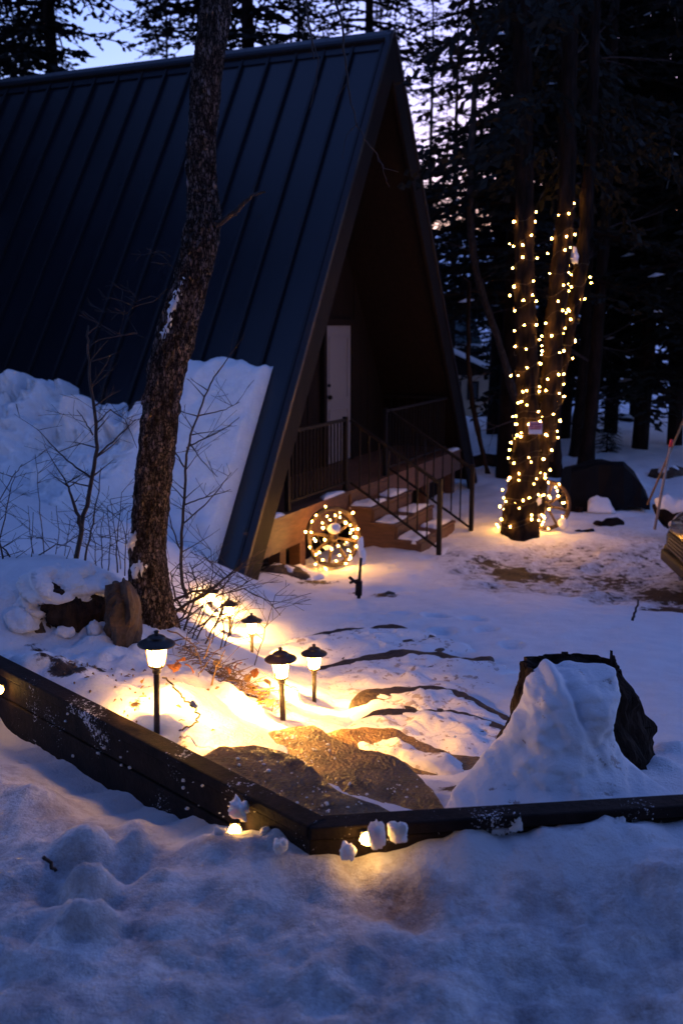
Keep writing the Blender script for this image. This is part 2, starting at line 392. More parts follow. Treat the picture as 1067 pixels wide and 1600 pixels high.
def beam_side(x, y):
    """positive on the camera's side of the two timbers (m)"""
    def sd(a, b):
        d = np.array([b.x-a.x, b.y-a.y]); d /= np.hypot(*d); nn = np.array([d[1], -d[0]])
        return (x-a.x)*nn[0]+(y-a.y)*nn[1]
    s1 = sd(BEAM_L, CORNER); s2 = sd(CORNER, BEAM_R)
    return np.maximum(s1, s2)
def seg_coords(x, y, a, b):
    d = np.array([b.x-a.x, b.y-a.y]); ln = np.hypot(*d); d /= ln; nn = np.array([d[1], -d[0]])
    return (x-a.x)*d[0]+(y-a.y)*d[1], (x-a.x)*nn[0]+(y-a.y)*nn[1], ln
def settle(x, y, h):
    """snow lies below the top of the timbers on both sides of them"""
    for a, b, left in ((CORNER, BEAM_L, True), (CORNER, BEAM_R, False)):
        t, sd, ln = seg_coords(x, y, a, b)
        if left: sd = -sd; zf = -1.45-np.interp(t, [0,.25,.6,1.0,1.9,3.0], [.10,.12,.20,.25,.28,.28]); wf = .55; zk = -1.475
        else: zf = -1.45-np.interp(t, [0,.3,.8,1.4,3], [.105,.085,.085,.065,.045]); wf = .30; zk = -1.485
        zf = zf+.022*fbm(t*6, t*0+3.7, 41 if left else 42, 4)
        ok = sstep(-.12, .06, t)
        f = sstep(.02, wf, sd); front = zf+(h-zf)*f
        kk = sstep(.09, .30, -sd); back = np.where(h > zk, zk+(h-zk)*kk, h)
        h = np.where(sd > -.05, h*(1-ok)+front*ok, h*(1-ok)+back*ok)
    return h
PRINTS = [(atz(u, v, z), r) for u, v, z, r in [(600,1043,-2.2,.10),(650,1050,-2.2,.11),(690,1042,-2.2,.10),(560,1052,-2.2,.09),(720,1030,-2.22,.09),(580,1000,-2.3,.1),(640,1002,-2.3,.1),(690,990,-2.35,.1),
          (760,990,-2.35,.08),(800,1010,-2.25,.08),(740,965,-2.4,.1),(630,960,-2.45,.11),(580,962,-2.45,.1),(680,965,-2.42,.1),(860,1035,-2.15,.08)]]
LUMPS = [(atz(u, v, z), r, a) for u, v, z, r, a in [(135,1345,-1.6,.085,.10),(140,1400,-1.6,.08,.10),(142,1460,-1.6,.075,.09),(215,1330,-1.6,.05,.06),(60,1480,-1.6,.13,.05),(60,1270,-1.66,.10,.04),(215,1290,-1.62,.06,.04),(240,1400,-1.62,.08,.04),(330,1345,-1.62,.09,.035),
          (445,1340,-1.62,.05,.03),(700,1345,-1.62,.12,.03),(870,1350,-1.6,.12,.04),(980,1330,-1.58,.11,.05),(1050,1400,-1.6,.14,.04),
          (1045,1180,-1.7,.07,.05),(1030,1210,-1.65,.06,.04),(60,1010,-1.40,.14,.08),(170,1050,-1.42,.11,.05),(300,1080,-1.5,.14,.06),(360,1090,-1.65,.10,.05),(230,1130,-1.45,.06,.03),(280,1125,-1.45,.06,.03),(30,1000,-1.4,.15,.06)]]
PITS = [(atz(u, v, z), r, a) for u, v, z, r, a in [(620,1420,-1.62,.07,.035),(645,1445,-1.62,.04,.03),(195,1370,-1.6,.035,.05),(90,1330,-1.6,.04,.03),(95,1420,-1.6,.03,.04),(560,1390,-1.62,.06,.02),(240,1120,-1.45,.035,.03),(272,1130,-1.45,.03,.03),(330,1430,-1.62,.05,.02),(760,1400,-1.62,.06,.02)]]
def height(x, y):
    x = np.asarray(x, float); y = np.asarray(y, float)
    h = base_h(x, y)
    b = beam_side(x, y)
    near = sstep(9, 2.0, np.hypot(x, y-2.5)); front = sstep(-.05, .1, b)
    h = h+fbm(x*1.5, y*1.5, 3, 3)*.035*(1-.3*near)*sstep(60, 20, np.hypot(x, y))
    h = h+(fbm(x*4.2, y*4.2, 21, 4)*.016+np.abs(fbm(x*8, y*8, 5, 3))*.012)*near*(.45+.8*front)
    h = h+(np.abs(fbm(x*17, y*17, 9, 3))*.012+fbm(x*9, y*9, 29, 4)*.007-np.abs(fbm(x*3.7, y*5.1, 19, 4))*.016)*near*front
    wb = np.exp(-((x+1.0)/.85)**2-((y-4.5)/1.1)**2)*sstep(.0, -.25, b); h = h+wb*(fbm(x*4.3, y*4.3, 61, 4)*.045+np.abs(fbm(x*9, y*9, 63, 4))*.030-.02)
    pth = np.exp(-((x-.3)/.55)**2-((y-6.3)/2.2)**2); h = h+(fbm(x*5, y*5, 51, 4)*.022-np.abs(fbm(x*9, y*9, 53, 3))*.02)*pth
    drive = sstep(-2.6, -2.74, h)*sstep(20, 14, y)
    h = h+fbm(x*3, y*5, 33, 4)*.02*drive
    h = settle(x, y, h)
    for p, r in PRINTS:
        q = np.hypot(x-p.x, (y-p.y)/1.2)/r; h = h-.05*np.exp(-q**4)+.012*np.exp(-(q-1.35)**2*6)
    for p, r, a in LUMPS:
        q = np.hypot(x-p.x, y-p.y)/r; h = h+a*np.exp(-q**3)*(1+.3*vnoise(x*16, y*16, 4))
    for p, r, a in PITS:
        q = np.hypot(x-p.x, y-p.y)/r; h = h-a*np.exp(-q**2)
    return h
def hgt(x, y): return float(height(np.array([x]), np.array([y]))[0])

def axis(parts):
    o = []
    for a, b, st in parts: o += list(np.arange(a, b, st))
    return o
gx = axis([(-3.2, 3.2, .0215)]); gx2 = axis([(3.2, 9, .07)]); s = 9.0; far = []
while s < 260: far.append(s); s *= 1.13
gx = np.array(sorted([-q for q in gx2+far]+gx+gx2+far))
s = 1.5; back = []; st = .03
while s > -70: s -= st; st *= 1.18; back.append(s)
gy = sorted(back)+axis([(1.5, 6.2, .0205), (6.2, 19, .052)]); s = 19.0; st = .06
while s < 270: gy.append(s); st *= 1.06; s += st
gy = np.array(gy)
X, Y_ = np.meshgrid(gx, gy); Z = height(X, Y_)
nx, ny = len(gx), len(gy)
me = bpy.data.meshes.new('ground')
me.vertices.add(nx*ny); me.vertices.foreach_set('co', np.stack([X, Y_, Z], -1).reshape(-1).astype(np.float32))
ii = (np.arange(ny-1)[:,None]*nx+np.arange(nx-1)[None,:]).reshape(-1)
quads = np.stack([ii, ii+1, ii+nx+1, ii+nx], -1).reshape(-1).astype(np.int32)
nq = len(ii); me.loops.add(nq*4); me.loops.foreach_set('vertex_index', quads)
me.polygons.add(nq); me.polygons.foreach_set('loop_start', np.arange(nq, dtype=np.int32)*4); me.polygons.foreach_set('loop_total', np.full(nq, 4, np.int32))
me.update(calc_edges=True); me.polygons.foreach_set('use_smooth', np.ones(nq, bool))
# earth showing through the snow, and grit stains
earth = np.zeros_like(X); stain = np.zeros_like(X)
def patch(arr, p, rx, ry, a, pw=2):
    q = ((X-p.x)/rx)**2+((Y_-p.y)/ry)**2; np.maximum(arr, a*np.exp(-q**(pw/2)), out=arr)
for u, v, z, rx, ry, a in [(805,897,-2.84,.45,.5,.85),(860,900,-2.84,.3,.4,.7),(960,905,-2.84,.8,.9,.60),(1050,935,-2.86,.7,.7,.75),(900,925,-2.84,.8,.5,.52),(760,880,-2.8,.4,.4,.6),(700,900,-2.8,.4,.35,.42),(1060,965,-2.8,.5,.3,.8),(940,870,-2.8,.6,.6,.38),
          (430,893,-2.7,.35,.25,.55),(490,905,-2.7,.4,.25,.6),(600,935,-2.68,.3,.15,.6),(560,925,-2.68,.2,.2,.5),(470,935,-2.66,.3,.25,.45),
          (640,1190,-1.9,.2,.16,.7),(720,1240,-1.72,.12,.1,.75),(780,1245,-1.66,.1,.06,.6),(690,1290,-1.64,.16,.05,.6),
          (105,965,-1.25,.14,.20,.72),(140,990,-1.35,.08,.12,.66),(70,940,-1.2,.10,.10,.56),(150,1010,-1.4,.06,.1,.6),(215,1075,-1.42,.035,.16,.58),(240,1130,-1.44,.05,.035,.65),(275,1140,-1.47,.07,.03,.62),(330,1080,-1.55,.05,.06,.5),(60,930,-1.3,.14,.12,.5),
          (350,1045,-1.75,.16,.2,.62),(300,1030,-1.6,.1,.16,.6),(400,1090,-1.75,.10,.1,.6),(420,1115,-1.75,.07,.05,.6)]: patch(earth, atz(u, v, z), rx, ry, a)
for u, v, rx, ry, a in [(620,1425,.16,.14,1.0),(560,1400,.3,.16,.55),(700,1430,.25,.14,.5),(230,1400,.2,.2,.45),(260,1500,.2,.1,.7),(400,1360,.2,.1,.55),(840,1420,.2,.15,.45),(640,1560,.3,.12,.45),(850,1560,.2,.1,.5),(1010,1580,.1,.06,.8),(330,1350,.1,.07,.7),
          (470,1460,.2,.12,.5),(900,1340,.2,.08,.4),(560,1590,.1,.05,.7),(740,1480,.3,.12,.35),(200,1470,.1,.1,.5)]: patch(stain, atz(u, v, -1.62), rx, ry, a)
stain = np.maximum(stain, .40*sstep(0, .3, beam_side(X, Y_))*sstep(7, 3, np.hypot(X, Y_)))
path_ = np.exp(-((X-.25)/.5)**2-((Y_-6.2)/2.2)**2); stain = np.maximum(stain, .30*path_)
dr = sstep(-2.66, -2.80, Z)*sstep(16, 11.5, Y_)*sstep(.6, 1.4, X)*sstep(9, 9.6, Y_)
earth = np.maximum(earth, .44*dr); stain = np.maximum(stain, .45*dr)
for nm, arr in (('earth', earth), ('stain', stain)):
    a = me.attributes.new(nm, 'FLOAT', 'POINT'); a.data.foreach_set('value', arr.reshape(-1).astype(np.float32))
me.materials.append(M['ground'])
ground = bpy.data.objects.new('ground', me); COL.objects.link(ground); ground['kind'] = 'structure'; ground['label'] = 'trodden dusk snow covering the sloping yard'

# ------------------------------------------------------------------ A-frame cabin
cabin = thing('a_frame_cabin', (L0+R0)/2, 'dark A-frame cabin with navy standing-seam metal roof, porch and stairs', 'cabin')
RL = 10.4; OH = 0.0
# left slope: deck sheet, panels, seams
def slope_pt(s_, t, off): return L0+GN*t+UPL*s_+NL*off
mb = MB(); mb.hexa([slope_pt(0,0,-.24), slope_pt(0,RL,-.24), slope_pt(SLOPE-.02,RL,-.24), slope_pt(SLOPE-.02,0,-.24), slope_pt(0,0,-.012), slope_pt(0,RL,-.012), slope_pt(SLOPE-.02,RL,-.012), slope_pt(SLOPE-.02,0,-.012)])
roof = mb.build('roof', 'dark_wood', cabin)
PW = .40; npan = int(RL/PW)
mbp = MB(); mbp.hexa([Vector(p) for p in [V(0,0,0), GN*(PW-.006), GN*(PW-.006)+UPL*(SLOPE-.08), UPL*(SLOPE-.08), NL*.012, GN*(PW-.006)+NL*.012, GN*(PW-.006)+UPL*(SLOPE-.08)+NL*.012, UPL*(SLOPE-.08)+NL*.012]])
pan_me = mbp.mesh('roof_panel'); pan_me.materials.append(M['roof_metal'])
mbp = MB(); mbp.bar(NL*.028+UPL*.01, NL*.028+UPL*(SLOPE-.09), .034, .040, NL)
seam_me = mbp.mesh('seam'); seam_me.materials.append(M['seam_metal'])
off = L0-wloc(cabin)
for i in range(npan):
    child('roof_panel', pan_me, roof, off+GN*(i*PW+.003)+NL*(-.010+random.uniform(0,.002)))
    child('seam', seam_me, roof, off+GN*(i*PW+(.02 *(1 if i < 1 else max(0, 1-i/10)))))
# ridge cap
mb = MB(); c0 = AP+V(0,0,-.06)
prof = [(-.20,-.20),(-.11,-.01),(-.03,.06),(.03,.06),(.11,-.01),(.20,-.20),(.16,-.24),(0,-.02),(-.16,-.24)]
mb.rings([[c0+GD*a+V(0,0,b)+GN*t for a, b in prof] for t in (-.06, RL)]); mb.build('ridge_cap', 'roof_metal', cabin)
# right slope
UPR = (AP-R0).normalized(); NR = Vector((GD.x, GD.y, 0))*math.sin(math.atan2(AP.z-ZF, GW/2))+V(0,0,1)*math.cos(math.atan2(AP.z-ZF, GW/2))
mb = MB(); mb.hexa([R0+NR*-.24, R0+GN*RL+NR*-.24, R0+GN*RL+UPR*(SLOPE-.02)+NR*-.24, R0+UPR*(SLOPE-.02)+NR*-.24, R0, R0+GN*RL, R0+GN*RL+UPR*(SLOPE-.02), R0+UPR*(SLOPE-.02)])
mb.build('roof_far_slope', 'dark_wood', cabin)
# rake boards on the front faces of both slopes, with metal drip edge
for (P0, UP, NN, nm) in ((L0, UPL, NL, 'rake_board'), (R0, UPR, NR, 'rake_board')):
    e = P0-GN*.035
    mb = MB(); mb.bar(e+NN*-.17-UP*.25, e+NN*-.17+UP*(SLOPE-.10), .05, .30, NN); o = mb.build(nm, 'rake_board', cabin); bevel(o, .006)
    mb = MB(); mb.bar(e-GN*.004+NN*.012-UP*.28, e-GN*.004+NN*.012+UP*(SLOPE-.03), .085, .055, NN); o = mb.build('drip_edge', 'trim_metal', cabin); bevel(o, .008)
# recessed gable wall with vertical boards
TB = 1.2
half = GW/2; slope_k = (AP.z-ZF)/half
mb = MB(); zb = ZDECK-.25
def wall_top(s_): return ZF+slope_k*(s_ if s_ < half else GW-s_)-.30
a0, a1 = .75, GW-.75
fr = [G(a0,TB,zb), G(a1,TB,zb), G(a1,TB,max(zb+.02,wall_top(a1))), G(half,TB,wall_top(half)), G(a0,TB,max(zb+.02,wall_top(a0)))]
mb.rings([fr, [p+GN*.15 for p in fr]]); wall = mb.build('gable_wall', 'dark_wood', cabin)
s_ = a0+.05; k = 0
while s_ < a1-.28:
    w = .27; zt0, zt1 = wall_top(s_)-.02, wall_top(s_+w-.02)-.02
    if not (4.36 < s_+w/2 < 5.68 and True):
        z0 = zb
        mb = MB(); t0 = TB-.022+.004*(k % 2)
        if min(zt0, zt1) > z0+.1:
            mb.hexa([G(s_,t0,z0), G(s_+w-.015,t0,z0), G(s_+w-.015,TB-.001,z0), G(s_,TB-.001,z0), G(s_,t0,zt0), G(s_+w-.015,t0,zt1), G(s_+w-.015,TB-.001,zt1), G(s_,TB-.001,zt0)])
            mb.build('wall_board', 'dark_wood', wall)
    s_ += w; k += 1
# door
D0, D1, DZ = 4.57, 5.46, -.03
door = MB().hexa([G(D0,TB-.05,ZDECK+.02), G(D1,TB-.05,ZDECK+.02), G(D1,TB-.003,ZDECK+.02), G(D0,TB-.003,ZDECK+.02), G(D0,TB-.05,DZ), G(D1,TB-.05,DZ), G(D1,TB-.003,DZ), G(D0,TB-.003,DZ)]).build('door', 'door_white', cabin)
for a, b, c, d in [(D0+.12,D1-.12,-1.9,-1.25),(D0+.12,D1-.12,-1.1,-.2)]:
    mb = MB()
    mb.bar(G(a,TB-.056,c), G(b,TB-.056,c), .012, .03); mb.bar(G(a,TB-.056,d), G(b,TB-.056,d), .012, .03)
    mb.bar(G(a,TB-.056,c+.016), G(a,TB-.056,d-.016), .012, .03, GD); mb.bar(G(b,TB-.056,c+.016), G(b,TB-.056,d-.016), .012, .03, GD)
    mb.build('panel_moulding', 'door_white', door)
mb = MB(); mb.blob(G(D0+.07,TB-.09,-1.05), .035, .035, .035, 1, .02, 10, 6); mb.build('door_knob', 'iron', door, True)
mb = MB(); mb.blob(G(D0+.07,TB-.075,-.88), .025, .025, .025, 1, .02, 10, 6); mb.build('deadbolt', 'iron', door, True)
fw = .09
mb = MB(); mb.bar(G(D0-fw/2,TB-.04,ZDECK), G(D0-fw/2,TB-.04,DZ+fw), .07, fw, GD); mb.bar(G(D1+fw/2,TB-.04,ZDECK), G(D1+fw/2,TB-.04,DZ+fw), .07, fw, GD)
mb.bar(G(D0,TB-.04,DZ+fw/2), G(D1,TB-.04,DZ+fw/2), .07, fw); mb.build('door_frame', 'dark_wood', cabin)
# small dark loft window above
mb = MB(); w0 = [G(3.2,TB-.03,.9), G(4.8,TB-.03,.9), G(4.8,TB-.005,.9), G(3.2,TB-.005,.9), G(3.2,TB-.03,1.9), G(4.8,TB-.03,1.9), G(4.8,TB-.005,1.9), G(3.2,TB-.005,1.9)]
win = mb.hexa(w0).build('window', 'glass_dark', cabin)
mb = MB()
for z in (.86, 1.94): mb.bar(G(3.12,TB-.035,z), G(4.88,TB-.035,z), .05, .08)
for s2 in (3.16, 4.0, 4.84): mb.bar(G(s2,TB-.035,.90), G(s2,TB-.035,1.90), .05, .07, GD)
mb.build('window_frame', 'dark_wood', win)
# porch deck: boards, fascia, joists
deck = MB().hexa([G(.55,.06,ZDECK-.20), G(GW-.55,.06,ZDECK-.20), G(GW-.55,TB,ZDECK-.20), G(.55,TB,ZDECK-.20), G(.55,.06,ZDECK-.045), G(GW-.55,.06,ZDECK-.045), G(GW-.55,TB,ZDECK-.045), G(.55,TB,ZDECK-.045)]).build('porch_deck', 'deck_wood', cabin)
for k in range(8):
    t0 = -.03+k*.152
    MB().hexa([G(.4,t0,ZDECK-.04), G(GW-.4,t0,ZDECK-.04), G(GW-.4,t0+.144,ZDECK-.04), G(.4,t0+.144,ZDECK-.04), G(.4,t0,ZDECK), G(GW-.4,t0,ZDECK), G(GW-.4,t0+.144,ZDECK), G(.4,t0+.144,ZDECK)]).build('deck_board', 'deck_wood', deck)
o = MB().hexa([G(.12,0,ZDECK-.40), G(GW-.12,0,ZDECK-.34), G(GW-.12,.045,ZDECK-.34), G(.12,.045,ZDECK-.40), G(.20,0,ZDECK-.042), G(GW-.20,0,ZDECK-.042), G(GW-.20,.045,ZDECK-.042), G(.20,.045,ZDECK-.042)]).build('fascia_board', 'deck_wood', cabin)
for s2 in (.5, 1.1, 1.6, 6.0, 7.3):
    MB().hexa([G(s2,.10,-3.2), G(s2+.14,.10,-3.2), G(s2+.14,.24,-3.2), G(s2,.24,-3.2), G(s2,.10,ZDECK-.21), G(s2+.14,.10,ZDECK-.21), G(s2+.14,.24,ZDECK-.21), G(s2,.24,ZDECK-.21)]).build('deck_post', 'deck_wood', cabin)
MB().hexa([G(.5,.30,-3.2), G(GW-.5,.30,-3.2), G(GW-.5,.36,-3.2), G(.5,.36,-3.2), G(.5,.30,ZDECK-.22), G(GW-.5,.30,ZDECK-.22), G(GW-.5,.36,ZDECK-.22), G(.5,.36,ZDECK-.22)]).build('skirt_board', 'dark_wood', cabin)
# porch railing (front), iron
SA, SB = 2.78, 4.12; RH = .88
def railing(name, p, q, h0, h1, nb, label=None):
    """posts at both ends, top and bottom rails, balusters"""
    top0, top1 = p+V(0,0,h0), q+V(0,0,h1)
    r = MB().bar(top0, top1, .045, .035).build(name, 'iron', cabin)
    MB().bar(p+V(0,0,.10), q+V(0,0,.10), .03, .025).build('bottom_rail', 'iron', r)
    for k in range(1, nb):
        f = k/nb; a = p.lerp(q, f); MB().bar(a+V(0,0,.112), a+V(0,0,h0+(h1-h0)*f-.018), .016, .016, GD).build('baluster', 'iron', r)
    return r
def newel(p, h): o = MB().bar(p, p+V(0,0,h), .055, .055, GD).build('newel_post', 'iron', cabin); bevel(o, .005); return o
railing('porch_railing', G(1.22,.05,ZDECK), G(SA-.04,.05,ZDECK), RH, RH, 16)
railing('porch_railing', G(SB+.04,.05,ZDECK), G(GW-1.25,.05,ZDECK), RH, RH, 22)
for s2 in (1.20, SA, SB): newel(G(s2,.05,ZDECK), RH+.04)
# stairs: out of the porch towards the right front
NST = 4; RUN = .31; RISE = .185
for s2 in (SA+.02, SB-.02):
    prof = []
    for k in range(NST):
        prof += [(-k*RUN, ZDECK-(k)*RISE-.20 if k else ZDECK-.05), (-(k+1)*RUN, ZDECK-.20-k*RISE)] if False else []
    pts = [(0, ZDECK-.05)]
    for k in range(NST):
        pts += [(-.0-k*RUN, ZDECK-(k+1)*RISE-.041), (-(k+1)*RUN-.0, ZDECK-(k+1)*RISE-.041)]
    pts = [pts[0]]+pts[1:]+[(-NST*RUN, ZDECK-(NST+1)*RISE-.25), (-(NST-1)*RUN, ZDECK-(NST+1)*RISE-.25), (0, ZDECK-.62)]
    # dedupe
    q = []
    for p in pts:
        if not q or (abs(p[0]-q[-1][0])+abs(p[1]-q[-1][1])) > 1e-4: q.append(p)
    ra = [G(s2-.025, t-.002, z) for t, z in q]; rb = [G(s2+.025, t-.002, z) for t, z in q]
    MB().rings([ra, rb]).build('stair_stringer', 'deck_wood', cabin)
treads = []
for k in range(NST):
    z = ZDECK-(k+1)*RISE; t1 = -k*RUN-.003; t0 = -(k+1)*RUN-.03
    o = MB().hexa([G(SA-.06,t0,z-.04), G(SB+.06,t0,z-.04), G(SB+.06,t1,z-.04), G(SA-.06,t1,z-.04), G(SA-.06,t0,z), G(SB+.06,t0,z), G(SB+.06,t1,z), G(SA-.06,t1,z)]).build('stair_tread', 'deck_wood', cabin); bevel(o, .006)
    MB().hexa([G(SA,t1-.03,z+.002), G(SB,t1-.03,z+.002), G(SB,t1-.006,z+.002), G(SA,t1-.006,z+.002), G(SA,t1-.03,z+RISE-.045), G(SB,t1-.03,z+RISE-.045), G(SB,t1-.006,z+RISE-.045), G(SA,t1-.006,z+RISE-.045)]).build('stair_riser', 'deck_wood', cabin)
# a low landing timber at the foot
o = MB().hexa([G(SA-.05,-1.62,-2.98), G(SB+.35,-1.62,-2.98), G(SB+.35,-1.30,-2.98), G(SA-.05,-1.30,-2.98), G(SA-.05,-1.62,-2.80), G(SB+.35,-1.62,-2.80), G(SB+.35,-1.30,-2.80), G(SA-.05,-1.30,-2.80)]).build('landing_timber', 'timber', cabin); bevel(o, .01)
zb_ = ZDECK-NST*RISE
for s2 in (SA, SB):
    p = G(s2, -.02, ZDECK); q = G(s2, -1.16, zb_+.02)
    r = railing('stair_railing', p, q, RH, RH+.02, 9)
    newel(q-GN*.03, RH+.06)
# right porch end rail seen low behind the stairs
railing('porch_railing', G(GW-1.25,.05,ZDECK), G(GW-1.25,TB-.06,ZDECK), RH, RH, 8)

# snow lying on the stairs, porch edge
def snow_patch(name, pts, thick, label, group=None, seed=0, cat='snow', dens=8, mat_='snow', rough=.35, sink=.01, parent=None, jit=.10, jf=9):
    """cushion of snow over a polygon (list of world points, near planar)"""
    pts = [Vector(p) for p in pts]; c = sum(pts, V(0,0,0))/len(pts); out = []
    m = len(pts); NE = 5 if jit < .11 else 12
    for i in range(m):
        for j in range(NE):
            f = j/NE; out.append(pts[i].lerp(pts[(i+1) % m], f))
    n = len(out)
    for k in range(n):
        p = out[k]; j = 1+jit*float(fbm(np.array(p.x*jf+seed), np.array(p.y*jf), seed, 4)); out[k] = c+(p-c)*j
    mb = MB(); rs = [[p+V(0,0,-sink-.03) for p in out]]
    for k in range(dens+1):
        f = 1-k/dens*.985
        hz = thick*(1-f**4)**.6
        ring = []
        for p in out:
            q = c+(p-c)*f
            ring.append(V(q.x, q.y, q.z-sink+hz*(1+rough*float(fbm(np.array(q.x*7+seed*3), np.array(q.y*7), seed, 3)))))
        rs.append(ring)
    mb.rings(rs)
    if parent: return mb.build(name, mat_, parent, True)
    o = mb.build(name, mat_, None, True, 'base'); return tag(o, label, cat, group)
ord_ = ['top', 'second', 'third', 'lowest']
for k in range(NST):
    z = ZDECK-(k+1)*RISE; t1 = -k*RUN-.05; t0 = -(k+1)*RUN-.0
    snow_patch('snow_patch', [G(SA-.05,t0,z), G(SA+.50,t0,z), G(SA+.42,t1,z), G(SA-.04,t1,z)], .055, 'snow cushion on the %s stair tread, left end near the lit wheel' % ord_[k], 'snow on the porch stairs', k)
    snow_patch('snow_patch', [G(SB-.62,t0+.02,z), G(SB+.03,t0+.02,z), G(SB+.03,t1,z), G(SB-.55,t1,z)], .05, 'snow cushion on the %s stair tread, right end' % ord_[k], 'snow on the porch stairs', 10+k)
snow_patch('snow_patch', [G(2.0,-.02,ZDECK), G(2.7,-.02,ZDECK), G(2.6,.10,ZDECK), G(2.1,.12,ZDECK)], .04, 'thin snow on the porch edge above the lit wheel', None, 21)
snow_patch('snow_patch', [G(.42,-.02,ZDECK), G(1.0,-.02,ZDECK), G(.95,.12,ZDECK), G(.45,.14,ZDECK)], .045, 'thin snow on the left corner of the porch', None, 22)
snow_patch('snow_patch', [G(6.9,-.02,ZDECK), G(7.35,-.02,ZDECK), G(7.3,.10,ZDECK), G(6.95,.1,ZDECK)], .04, 'small snow clump at the far right porch corner', None, 23)

# snow lying on and against the lower roof
S_T = np.linspace(.27, RL, 300); N_U = 90
slab = 2.45+.03*np.sin(S_T*9)+.05*fbm(S_T*3, S_T*0+1.1, 7, 4)
bank = 1.62+.28*fbm(S_T*1.4, S_T*0+.3, 6, 3)+.34*np.abs(fbm(S_T*4.0, S_T*0+3.3, 8, 3))+.10*np.maximum(0, S_T-2.2)
sf = 1-sstep(1.45, 1.75, S_T); HT = slab*sf+bank*(1-sf)
T2 = S_T[:,None]; F2 = np.linspace(0, 1, N_U+1)[None,:]; H2 = -.35+(HT[:,None]+.35)*F2
slabf = 1-sstep(1.3, 1.8, T2); et = np.clip((T2-.27)/.05, 0, 1); ed = np.clip((1-F2)*HT[:,None]/.12, 0, 1)
TH = (.16+.10*(1-F2))*slabf+(1-slabf)*(.26+1.15*(1-F2)**1.6)
TH = TH+fbm(T2*2.6, H2*2.6, 12, 5)*.17*(1-slabf)*(.4+F2)+fbm(T2*7, H2*7, 14, 4)*.030+(1-slabf)*(.20*np.abs(fbm(T2*3.2, H2*2.6, 15, 3))*F2-.11*np.abs(fbm(T2*6.5, H2*6.5, 16, 4)))
TH = np.maximum(.012, TH)*np.sqrt(np.clip(1-(1-ed)**2, 0, 1))*np.sqrt(np.clip(1-(1-et)**2, 0, 1))
mb = MB(); rows = [[slope_pt(float(H2[i,k]), float(S_T[i]), .014+float(TH[i,k])) for k in range(N_U+1)] for i in range(len(S_T))]
nU = N_U+1; mb.v = [p for r in rows for p in r]
for i in range(len(rows)-1):
    for k in range(N_U): mb.f.append((i*nU+k, i*nU+k+1, (i+1)*nU+k+1, (i+1)*nU+k))
o = mb.build('snow_bank', 'snow', None, True, L0+GN*3); tag(o, 'deep bank and slab of snow slid down the navy metal roof', 'snow bank')

# unseen porch roof and wall added behind the viewer to keep the open sky off the near snow
porch = thing('shade_porch', (0,-2.6,-1.7), 'unseen porch added behind the viewer to shade the near snow', 'porch')
MB().box((0,-1.0,1.55), (4.2,0,0), (0,2.7,0), (0,0,.10)).build('roof', 'dark_wood', porch)
MB().box((0,-3.0,-.1), (4.2,0,0), (0,.1,0), (0,0,1.55)).build('wall', 'dark_wood', porch)
for x in (-3.9, 3.9): MB().box((x,1.3,-.1), (.08,0,0), (0,.08,0), (0,0,1.55)).build('post', 'dark_wood', porch)
MB().box((0,1.66,1.56), (4.25,0,0), (0,.03,0), (0,0,.14)).build('fascia_board', 'dark_wood', porch)

# ------------------------------------------------------------------ retaining timbers
def timber(name, a, b, face_h, lab, cat='timber edging', wtop=.08, trim=.0, fm='timber'):
    d = (b-a).normalized(); side = V(d.y, -d.x, 0)    # towards the camera
    root = thing(name, (a+b)/2+V(0,0,-.3), lab, cat)
    o = MB().box((a+b)/2+side*(-wtop/2+.012)+V(0,0,-.02), d*((b-a).length/2-trim), side*(wtop/2), V(0,0,.02)).build('cap_board', 'timber', root); bevel(o, .007)
    h0 = -.043
    for k, hh in enumerate((.10, .16, .2)):
        o = MB().box((a+b)/2+side*(-.045)+V(0,0,h0-hh/2), d*((b-a).length/2-trim), side*(.045+.004*k), V(0,0,hh/2-.003)).build('face_board', fm, root); bevel(o, .005); h0 -= hh
    return root
timber('timber_edging', BEAM_L, CORNER, .3, 'dark timber edging running up the left side beside the lamps')
timber('timber_edging', CORNER+(CORNER-BEAM_R).normalized()*.005+V(0,0,-.004), BEAM_R+V(0,0,-.004), .3, 'dark timber edging along the front of the stone steps and stump', fm='timber_icy')

# ------------------------------------------------------------------ stone steps
def stone(pts, thick, seed, label, mat_='stone', name='stone_slab', group='stone steps of the garden path', cat='stone step', rough=.012):
    pts = [Vector(p) for p in pts]; m = len(pts); c = sum(pts, V(0,0,0))/m; out = []
    for i in range(m):     # Catmull-Rom outline
        p0, p1, p2, p3 = pts[i-1], pts[i], pts[(i+1) % m], pts[(i+2) % m]
        for j in range(8):
            t = j/8; q = .5*((2*p1)+(p2-p0)*t+(2*p0-5*p1+4*p2-p3)*t*t+(3*p1-p0-3*p2+p3)*t**3)
            q = c+(q-c)*(1+.02*float(vnoise(q.x*18+seed, q.y*18, seed)))
            out.append(q)
    mb = MB(); rs = [[p+V(0,0,-thick) for p in out]]
    prof = [(1.015,-.6*thick),(1.0,-.022),(.985,-.006)]+[(f, 0) for f in (.96,.92,.86,.79,.7,.6,.5,.4,.3,.2,.1,.02)]
    for f, dz in prof:
        ring = []
        for p in out:
            q = c+(p-c)*f; x, y = np.array(q.x), np.array(q.y)
            ring.append(V(q.x, q.y, q.z+dz+rough*float(fbm(x*5+seed, y*5, seed, 4))+rough*.5*abs(float(fbm(x*16, y*16+seed, seed+2, 3)))))
        rs.append(ring)
    mb.rings(rs); o = mb.build(name, mat_, None, True, 'base'); return tag(o, label, cat, group)
def px(z, l): return [atz(u, v, z) for u, v in l]
